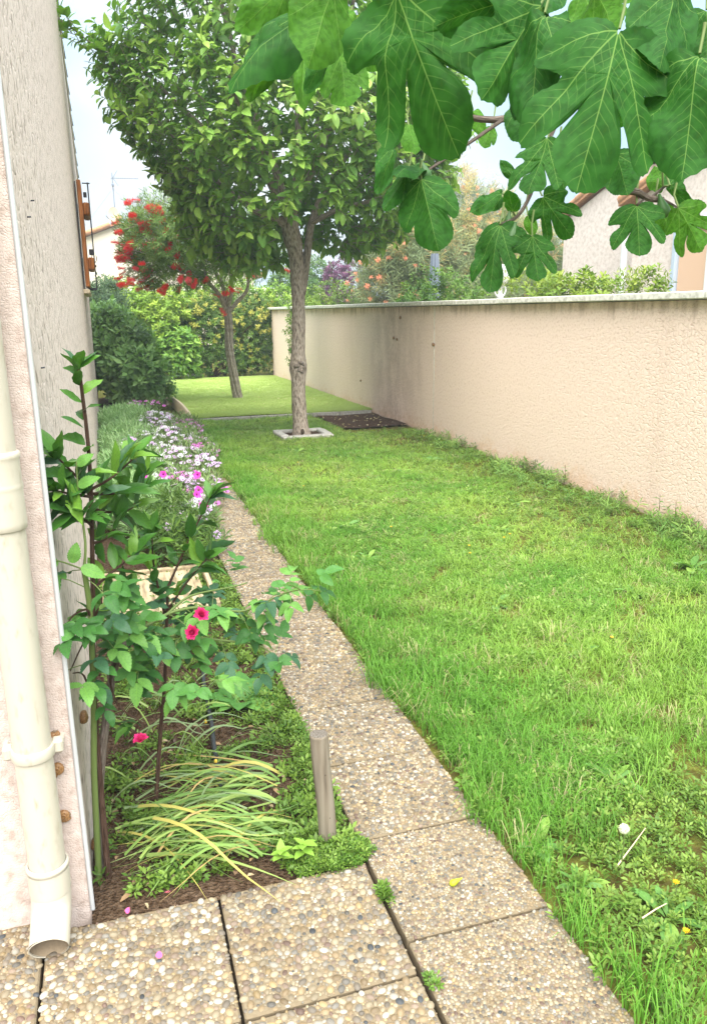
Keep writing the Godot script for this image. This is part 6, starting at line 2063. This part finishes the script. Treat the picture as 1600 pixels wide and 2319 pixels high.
func small_things() -> void:
	rng.seed = 131
	M.shell = triplanar(mat(srgb(168, 134, 92), 0.45, 0.45), Vector3(90, 90, 90), noisetex(0.02, FastNoiseLite.TYPE_SIMPLEX_SMOOTH, [[0.0, srgb(120, 92, 70)], [0.5, srgb(220, 205, 190)], [1.0, Color.WHITE]], 128, 3, 61))
	M.snail_skin = mat(srgb(120, 104, 84), 0.5, 0.4)
	M.down = leafmat(srgb(226, 224, 216), 0.9, 0.6, false)
	M.yellow = leafmat(srgb(240, 198, 20), 0.6, 0.4, false)
	var g := "snails on the house wall"
	snail("snail", "brown snail on the side wall next to the white corner strip", Vector3(-0.158, 0.397, -2.251), Vector3(1, 0, 0), 1.25, 0.5, g)
	snail("snail", "brown snail just under the drainpipe bracket", Vector3(-0.203, 0.439, -1.921), Vector3(0, 0, 1), 1.15, 1.5, g)
	snail("snail", "brown snail beside the drainpipe, lowest on the front wall", Vector3(-0.2, 0.305, -1.921), Vector3(0, 0, 1), 1.05, 2.6, g)
	snail("snail", "pale snail half hidden by the drainpipe above its bracket", Vector3(-0.205, 0.53, -1.921), Vector3(0, 0, 1), 1.0, 4.0, g)
	snail("snail", "dark snail low behind the rose cane at the house corner", Vector3(-0.157, 0.05, -2.13), Vector3(1, 0, 0), 1.2, 0.2, g)
	g = "snails on the boundary wall"
	snail("snail", "dark snail high on the stained part of the boundary wall", Vector3(3.914, 1.44, -10.409), Vector3(-1, 0, 0), 1.5, 0.3, g)
	snail("snail", "snail in the pair on the stained boundary wall, nearer the tree", Vector3(3.914, 1.167, -10.674), Vector3(-1, 0, 0), 1.3, 1.3, g)
	snail("snail", "snail in the pair on the stained boundary wall, nearer the joint", Vector3(3.914, 1.153, -10.549), Vector3(-1, 0, 0), 1.2, 2.3, g)
	snail("snail", "snail on the vertical joint of the boundary wall", Vector3(3.914, 1.126, -9.25), Vector3(-1, 0, 0), 1.5, 3.3, g)
	snail("snail", "small dark snail low on the boundary wall above the turf", Vector3(3.914, 0.45, -12.231), Vector3(-1, 0, 0), 1.1, 4.3, g)
	# ---- wooden post
	var post := thing("wooden_post", "weathered round wooden post standing beside the path", "post", Vector3(0.513, 0, -1.99))
	var b := MB.new()
	var pp := smooth_path([Vector3(0.003, -0.06, 0.0), Vector3(0, 0.1, 0), Vector3(-0.01, 0.24, 0), Vector3(-0.017, 0.362, 0)], 5)
	b.tube(pp, taper(pp.size(), 0.0265, 0.0268), 24, 0.018, false, 1.0)
	b.lathe([[0.0268, -0.004], [0.0262, 0.0005], [0.0245, 0.0025]], 24, Transform3D(Basis.IDENTITY, Vector3(-0.017, 0.364, 0)))
	part("shaft", b.mesh(), M.pole_wood, post)
	b = MB.new()
	b.lathe([[0.0248, 0.0], [0.018, 0.0008], [0.017, 0.0002], [0.009, 0.0008], [0.008, 0.0003], [0.0, 0.0006]], 24, Transform3D(Basis.IDENTITY, Vector3(-0.017, 0.3662, 0)))
	part("end_grain", b.mesh(), M.bark_grey, post)
	for q in [[0.245, 0.2], [0.1, 0.35], [0.29, 0.9]]:
		b = MB.new()
		b.lathe([[0.0, 0.001], [0.0018, 0.0008], [0.002, 0.0]], 8, aim(Vector3(sin(q[1]) * 0.0268 - 0.0008 - 0.047 * q[0], q[0], cos(q[1]) * 0.0268), Vector3(sin(q[1]), 0, cos(q[1])), Vector3.UP, 1.0))
		part("nail_hole", b.mesh(), M.joint_soil, post)
	# ---- irrigation hose with yellow drippers
	var hose := thing("irrigation_hose", "black irrigation hose with yellow drippers across the bed soil", "hose", Vector3(0.26, 0.0, -2.6))
	b = MB.new()
	var hp := smooth_path([Vector3(0.02, 0.004, 0.42), Vector3(-0.012, 0.012, 0.23), Vector3(-0.002, 0.014, 0.0), Vector3(0.012, 0.016, -0.2), Vector3(0.03, 0.012, -0.6), Vector3(0.12, 0.01, -1.3), Vector3(0.22, 0.01, -1.7), Vector3(0.25, 0.01, -2.6)], 6)
	b.tube(hp, taper(hp.size(), 0.0085, 0.0085), 12)
	part("tube", b.mesh(), M.black_pipe, hose)
	for z in [0.1, -0.19]:
		b = MB.new()
		b.lathe([[0.0, 0.0], [0.006, 0.0], [0.006, 0.008], [0.004, 0.012], [0.0, 0.012]], 10, Transform3D(Basis.IDENTITY, Vector3(-0.01, 0.02, z)))
		part("dripper", b.mesh(), M.yellow_plastic, hose)
	# ---- beige cover in the bed
	var cov := thing("inspection_cover", "beige flat cover with raised board lying in the bed behind the shrubs", "cover", Vector3(0.17, 0, -4.35))
	b = MB.new()
	b.box(Vector3(-0.02, 0.012, 0), Vector3(0.55, 0.04, 0.66), 0.008)
	part("panel", b.mesh(), M.board_wood, cov)
	b = MB.new()
	b.box(Vector3(0.295, 0.02, 0), Vector3(0.03, 0.07, 0.7), 0.006)
	part("side_board", b.mesh(), M.board_wood, cov)
	b = MB.new()
	b.box(Vector3(-0.02, 0.02, -0.35), Vector3(0.58, 0.06, 0.03), 0.006)
	part("back_board", b.mesh(), M.board_wood, cov)
	# ---- fallen fig
	var fig := thing("fallen_fig", "small yellow-green fallen fig lying on the path slab", "fruit", Vector3(0.803, 0.009, -1.705))
	b = MB.new()
	b.lathe([[0.0018, 0.022], [0.003, 0.014], [0.006, 0.006], [0.0092, -0.004], [0.0095, -0.01], [0.006, -0.016], [0.0, -0.018]], 16, Transform3D(Basis(Vector3(0, 0, 1), -1.25) * Basis(Vector3(0, 1, 0), 0.4), Vector3.ZERO))
	part("fruit_body", b.mesh(), mat(srgb(164, 172, 40), 0.5, 0.4), fig)
	# ---- rose petals on the paving
	var pm := MB.new()
	for i in 2:
		var l := 0.016
		pm.leaf(Transform3D(Basis(Vector3(1, 0, 0), -1.2 + 0.3 * i) * Basis.from_scale(Vector3.ONE * l), Vector3(0.003 * i, 0.002, 0.006)), 0.9, 0.5, -0.3, 5, 0.7)
	var petal := pm.mesh()
	var pk := leafmat(srgb(240, 92, 160), 0.6, 0.4, false)
	for q in [[Vector3(-0.068, 0.006, -1.873), "pink petal on the slab beside the drainpipe"], [Vector3(0.0, 0.006, -1.693), "pink petal in the middle of the terrace slab"], [Vector3(0.04, 0.012, -1.9), "pink petal on the soil at the slab edge"]]:
		var o := thing("rose_petal", q[1], "petal", q[0], "fallen rose petals")
		part("petal", petal, pk, o, Transform3D(Basis(Vector3.UP, rf(0, TAU)), Vector3.ZERO))
	# ---- dry tuft of debris on the terrace
	var deb := thing("dried_sprig", "little dark dried sprig lying on the terrace slab", "debris", Vector3(0.056, 0.003, -1.785))
	b = MB.new()
	for k in 16:
		var a := rf(0, TAU)
		b.blade(path([Vector3(rf(-0.012, 0.012), 0.002, rf(-0.008, 0.008)), Vector3(cos(a) * rf(0.01, 0.03), rf(0.002, 0.012), sin(a) * rf(0.006, 0.018))]), 0.0014, Vector3(0, 1, 0))
	part("sprig", b.mesh(), mat(srgb(84, 78, 64), 0.9), deb)
	# ---- dandelions
	dandelion("white dandelion clock standing in the near lawn corner", Vector3(1.262, 0, -1.6), 0.145, true)
	for q in [["yellow dandelion flower nearest the viewer among clover", Vector3(1.248, 0, -1.32), 0.05], ["yellow dandelion flower in front of the white seed head", Vector3(1.33, 0, -1.46), 0.06], ["yellow dandelion flower by the foot of the boundary wall", Vector3(3.58, 0, -8.74), 0.07], ["yellow dandelion flower in mid lawn on the path side", Vector3(1.82, 0, -5.03), 0.07], ["yellow dandelion flower, nearer one of the mid-lawn pair", Vector3(2.07, 0, -4.28), 0.07], ["yellow dandelion flower, further one of the mid-lawn pair", Vector3(2.12, 0, -4.4), 0.08], ["yellow dandelion flower of the twin blooms toward the wall", Vector3(2.43, 0, -4.52), 0.07], ["second yellow dandelion flower of the twin blooms toward the wall", Vector3(2.49, 0, -4.55), 0.08], ["yellow dandelion flower alone in the near lawn", Vector3(2.12, 0, -2.88), 0.07], ["yellow dandelion flower halfway to the tree", Vector3(1.78, 0, -7.7), 0.06], ["yellow dandelion flower beside the tall grass in front of the tree", Vector3(1.56, 0, -6.55), 0.07], ["yellow dandelion flower next to the concrete tree surround", Vector3(2.79, 0, -9.75), 0.08]]:
		dandelion(q[0], q[1], q[2])
	# ---- dry twigs in the grass
	for q in [["pale dry twig lying beside the dandelion clock", Vector3(1.24, 0.035, -1.59), Vector3(1.4, 0.06, -1.68)], ["short dry twig lying near the lawn corner", Vector3(1.19, 0.03, -1.41), Vector3(1.27, 0.045, -1.42)]]:
		var o := thing("dry_twig", q[0], "twig", q[1])
		b = MB.new()
		var e: Vector3 = q[2] - q[1]
		b.tube(path([Vector3.ZERO, e * 0.5 + Vector3(0.004, 0.004, 0), e]), taper(3, 0.0025, 0.0012), 6)
		part("stick", b.mesh(), mat(srgb(196, 178, 146), 0.9), o)
	# ---- broad weeds in the lawn
	var wl := MB.new()
	wl.leaf(Transform3D.IDENTITY, 0.34, 0.2, 0.35, 7, 1.25)
	var wlm := wl.mesh()
	var wm := [leafmat(Color(0.12, 0.27, 0.06).linear_to_srgb(), 0.5, 0.5, false), leafmat(Color(0.17, 0.34, 0.1).linear_to_srgb(), 0.5, 0.5, false), leafmat(Color(0.24, 0.4, 0.08).linear_to_srgb(), 0.5, 0.5, false)]
	for m in wm: m.albedo_texture = leaf_veins()
	for q in [[Vector3(1.1, 0, -1.78), 8, 0.12, "weed rosette with one pale upturned leaf at the path edge"], [Vector3(1.13, 0, -1.6), 9, 0.1, "weed rosette at the path edge beside the fallen fig"], [Vector3(1.28, 0, -1.42), 8, 0.12, "weed rosette in the lawn corner between the twigs"], [Vector3(1.52, 0, -2.0), 8, 0.13, "tall weed rosette in the grass behind the dandelion clock"], [Vector3(2.0, 0, -2.95), 9, 0.12, "bluish weed rosette in the near lawn"], [Vector3(3.3, 0, -3.75), 10, 0.22, "large dock weed at the near foot of the boundary wall"], [Vector3(2.6, 0, -4.9), 9, 0.14, "grey-green weed rosette in mid lawn toward the wall"], [Vector3(2.3, 0, -6.9), 10, 0.15, "dark weed rosette in mid lawn"], [Vector3(2.7, 0, -7.1), 10, 0.14, "weed rosette in mid lawn beside the dark one"], [Vector3(2.55, 0, -8.0), 9, 0.14, "pale weed rosette in front of the tree"], [Vector3(1.85, 0, -6.0), 9, 0.11, "small bluish weed rosette near the path side"], [Vector3(1.5, 0, -4.6), 8, 0.12, "lime-coloured weed near the long grass by the path"], [Vector3(3.72, 0, -8.5), 12, 0.17, "bushy weed against the boundary wall in front of the joint"], [Vector3(1.5, 0, -1.35), 8, 0.1, "weed rosette at the bottom corner on bare soil"]]:
		var o := thing("weed_rosette", q[3], "weed", q[0], "weeds in the lawn")
		for k in q[1]:
			var a: float = k * 2.4 + rf(-0.3, 0.3)
			part("leaf", wlm, wm[rng.randi() % 3], o, aim(Vector3(cos(a), 0.0, sin(a)) * 0.008 + Vector3(0, -0.005, 0), Vector3(cos(a), rf(0.3, 1.1), sin(a)).normalized(), Vector3.UP + rdir() * 0.2, q[2] * rf(0.45, 0.85)))
	# more small rosettes, further out
	for q in [[Vector3(1.9, 0, -3.6), "flat weed rosette in the near half of the lawn, path side"], [Vector3(2.7, 0, -3.5), "flat weed rosette in the near half of the lawn, wall side"], [Vector3(2.2, 0, -2.3), "flat weed rosette near the lawn's nearest dandelion"], [Vector3(3.1, 0, -5.6), "flat weed rosette in mid lawn below the wall"], [Vector3(1.6, 0, -5.4), "flat weed rosette in mid lawn by the long grass"], [Vector3(3.2, 0, -7.6), "flat weed rosette far out below the wall"], [Vector3(2.0, 0, -8.6), "flat weed rosette in front of the tree on the path side"]]:
		var o := thing("weed_rosette", q[1], "weed", q[0], "weeds in the lawn")
		for k in 9:
			var a: float = k * 2.4 + rf(-0.3, 0.3)
			part("leaf", wlm, wm[rng.randi() % 3], o, aim(Vector3(cos(a), 0.0, sin(a)) * 0.008, Vector3(cos(a), rf(0.25, 0.7), sin(a)).normalized(), Vector3.UP + rdir() * 0.2, rf(0.07, 0.12)))
	# seedlings along the foot of the wall
	for q in [[Vector3(3.8, 0, -6.0), "thin seedling standing at the wall foot in mid garden"], [Vector3(3.82, 0, -4.75), "tall thin seedling at the nearer wall foot"], [Vector3(3.8, 0, -4.55), "leafy seedling at the wall foot beside the dock weed"]]:
		var o := thing("wall_seedling", q[1], "plant", q[0])
		b = MB.new()
		b.tube(path([Vector3(0, -0.01, 0), Vector3(0.01, 0.1, 0), Vector3(0.005, 0.2, 0)]), taper(3, 0.003, 0.0015), 5)
		part("stem", b.mesh(), M.bark_dark, o)
		for k in 9:
			var a: float = k * 2.4
			part("leaf", wlm, wm[k % 3], o, aim(Vector3(0.006, 0.06 + 0.015 * k, 0), Vector3(cos(a), 0.4, sin(a)).normalized(), Vector3.UP, rf(0.035, 0.06)))
	# leaf litter on the artificial turf and the mulch
	var lit := MB.new()
	lit.leaf(Transform3D.IDENTITY, 0.5, 0.3, 0.3, 3)
	var where := []
	var tint := []
	for k in 150:
		var p := Vector3(rf(1.25, 3.8), 0.078, rf(-17, -11.8))
		if k > 90: p = Vector3(rf(3.0, 3.85), 0.02, rf(-11.5, -9.95))
		where.append(aim(p, Vector3(rf(-1, 1), 0.1, rf(-1, 1)), Vector3.UP, rf(0.03, 0.06)))
		tint.append([Color(0.5, 0.42, 0.2), Color(0.42, 0.3, 0.16), Color(0.6, 0.55, 0.35)][k % 3])
	var ll := copies("leaf_litter", lit.mesh(), M.leaf_matt, where, tint, self)
	tag(ll, "fallen dry leaves scattered over turf and mulch", "leaves")

func lawn_grass() -> void:
	var kinds := []
	for v in 4:
		rng.seed = 500 + v
		var b := MB.new()
		for k in 17:
			var a := rf(0, TAU)
			var d := Vector3(cos(a), 0, sin(a))
			var p := Vector3(rf(-0.035, 0.035), -0.012, rf(-0.035, 0.035))
			var h := rf(0.028, 0.075) * (1.25 if v == 3 else 1.0)
			var lean := rf(0.25, 1.25)
			b.col = Color(1, 1, 1) * rf(0.7, 1.2)
			b.blade(path([p, p + Vector3.UP * h * 0.5 + d * h * lean * 0.22, p + Vector3.UP * h * 0.85 + d * h * lean * 0.62, p + Vector3.UP * h * (1.0 - 0.35 * lean) + d * h * lean * 1.15]), rf(0.0022, 0.0038), Vector3(-d.z, 0, d.x))
		kinds.append(b.mesh())
	rng.seed = 141
	var where := [[], [], [], []]
	var tint := [[], [], [], []]
	var clover_w := []
	var clover_t := []
	for band in [[-0.6, -2.6, 900], [-2.6, -4.6, 760], [-4.6, -7.2, 560], [-7.2, -11.66, 420]]:
		var area: float = (band[0] - band[1]) * 2.9
		var far: float = clampf((-band[1] - 2.0) / 8.0, 0, 1)
		for k in int(area * band[2]):
			var x := rf(1.0, 3.9)
			var z := rf(band[1], band[0])
			if x > 2.93 and z < -9.83: continue
			if absf(x - 2.36) < 0.3 and absf(z + 9.86) < 0.3: continue
			var n1 := noise.get_noise_2d(x * 70.0, z * 70.0)
			var n2 := noise.get_noise_2d(x * 220.0 + 50.0, z * 220.0)
			var edge := 1.0 - smoothstep(0.12, 0.55, x - 1.0)
			var wallside := smoothstep(2.6, 3.7, x + n1 * 0.5)
			var corner := smoothstep(0.0, 0.5, (z + 2.2) * 1.1 + n1 * 0.4) * smoothstep(1.0, 1.12, x)
			var bare := wallside * 0.62 + corner * 0.9 + 0.22 * smoothstep(-0.1, 0.35, n1) + 0.06
			# trodden or thin places keep little grass
			if rng.randf() < bare: 
				if n2 > -0.22 and rng.randf() < 0.8:
					clover_w.append(aim(Vector3(x, -0.012, z), Vector3(rf(-0.35, 0.35), 1, rf(-0.35, 0.35)), rdir(), rf(0.6, 1.15)))
					clover_t.append(Color(0.1, 0.21, 0.035).lerp(Color(0.24, 0.37, 0.07), rng.randf()))
				continue
			if n2 < -0.38 and rng.randf() < 0.6: continue
			var tall := 0.75 + 0.55 * edge + 0.35 * n1 + rf(-0.15, 0.2) + 0.2 * smoothstep(-4.0, -2.2, z)
			tall *= lerpf(1.0, 0.55, smoothstep(-3.4, -5.2, z) * (1.0 - edge))
			tall = maxf(tall, 0.4)
			var v := rng.randi() % 4
			var wide := 1.0 + 0.55 * far
			var bas := Basis(Vector3.UP, rf(0, TAU)) * Basis.from_scale(Vector3(wide, tall, wide))
			# coarse clumps stand out from the rest
			if noise.get_noise_2d(x * 130.0 + 300.0, z * 130.0) > 0.38:
				bas = bas.scaled(Vector3(1.25, 1.4, 1.25))
			elif rng.randf() < 0.2:
				clover_w.append(aim(Vector3(x, -0.008, z), Vector3(rf(-0.5, 0.5), 1, rf(-0.5, 0.5)), rdir(), rf(0.7, 1.3)))
				clover_t.append(Color(0.14, 0.28, 0.05).lerp(Color(0.3, 0.44, 0.1), rng.randf()))
			where[v].append(Transform3D(bas, Vector3(x + ((0.02 + 0.075 * noise.get_noise_2d(z * 190.0, 7.0)) if x < 1.07 else 0.0), 0.0, z)))
			var dry := clampf(0.34 + 0.8 * n1 + 0.3 * n2 + 0.25 * smoothstep(-4.0, -7.5, z) - 0.3 * edge, 0, 1)
			var c := Color(0.155, 0.36, 0.045).lerp(Color(0.37, 0.53, 0.1), dry) * rf(0.8, 1.2)
			if rng.randf() < 0.06: c = Color(0.5, 0.46, 0.24)
			tint[v].append(c)
	for k in 1500:
		var p := Vector3(rf(1.04, 1.75), -0.012, rf(-2.3, -1.15))
		if noise.get_noise_2d(p.x * 300.0, p.z * 300.0) < -0.3 or p.z > -1.25 - 0.5 * (p.x - 1.3): continue
		clover_w.append(aim(p, Vector3(rf(-0.5, 0.5), 1, rf(-0.5, 0.5)), rdir(), rf(0.45, 0.9)))
		clover_t.append(Color(0.13, 0.26, 0.04).lerp(Color(0.3, 0.43, 0.09), rng.randf()))
	for v in 4:
		var o := copies(numbered("lawn_grass"), kinds[v], M.grass, where[v], tint[v], self)
		tag(o, "uneven green lawn grass between the path and the boundary wall", "grass", "lawn grass")
	var o := copies("lawn_clover", M.weed[1], M.leaf, clover_w, clover_t, self)
	tag(o, "low clover-like weeds in thin patches of the lawn", "weeds")
	# ragged line of taller weeds at the foot of the boundary wall
	var fw := []
	var ft := []
	for k in 420:
		var z := rf(-9.6, -3.0)
		if noise.get_noise_2d(z * 120.0, 40.0) < -0.1: continue
		var x := 3.9 - 0.42 * pow(rng.randf(), 1.7)
		fw.append(aim(Vector3(x, 0.0, z), Vector3(rf(-0.5, 0.3), 1, rf(-0.4, 0.4)), rdir(), rf(0.45, 0.95)))
		ft.append(Color(0.1, 0.22, 0.04).lerp(Color(0.24, 0.38, 0.08), rng.randf()))
	var wf := copies("wall_weeds", M.fine[1], M.leaf_matt, fw, ft, self)
	tag(wf, "ragged line of weeds along the foot of the boundary wall", "weeds")
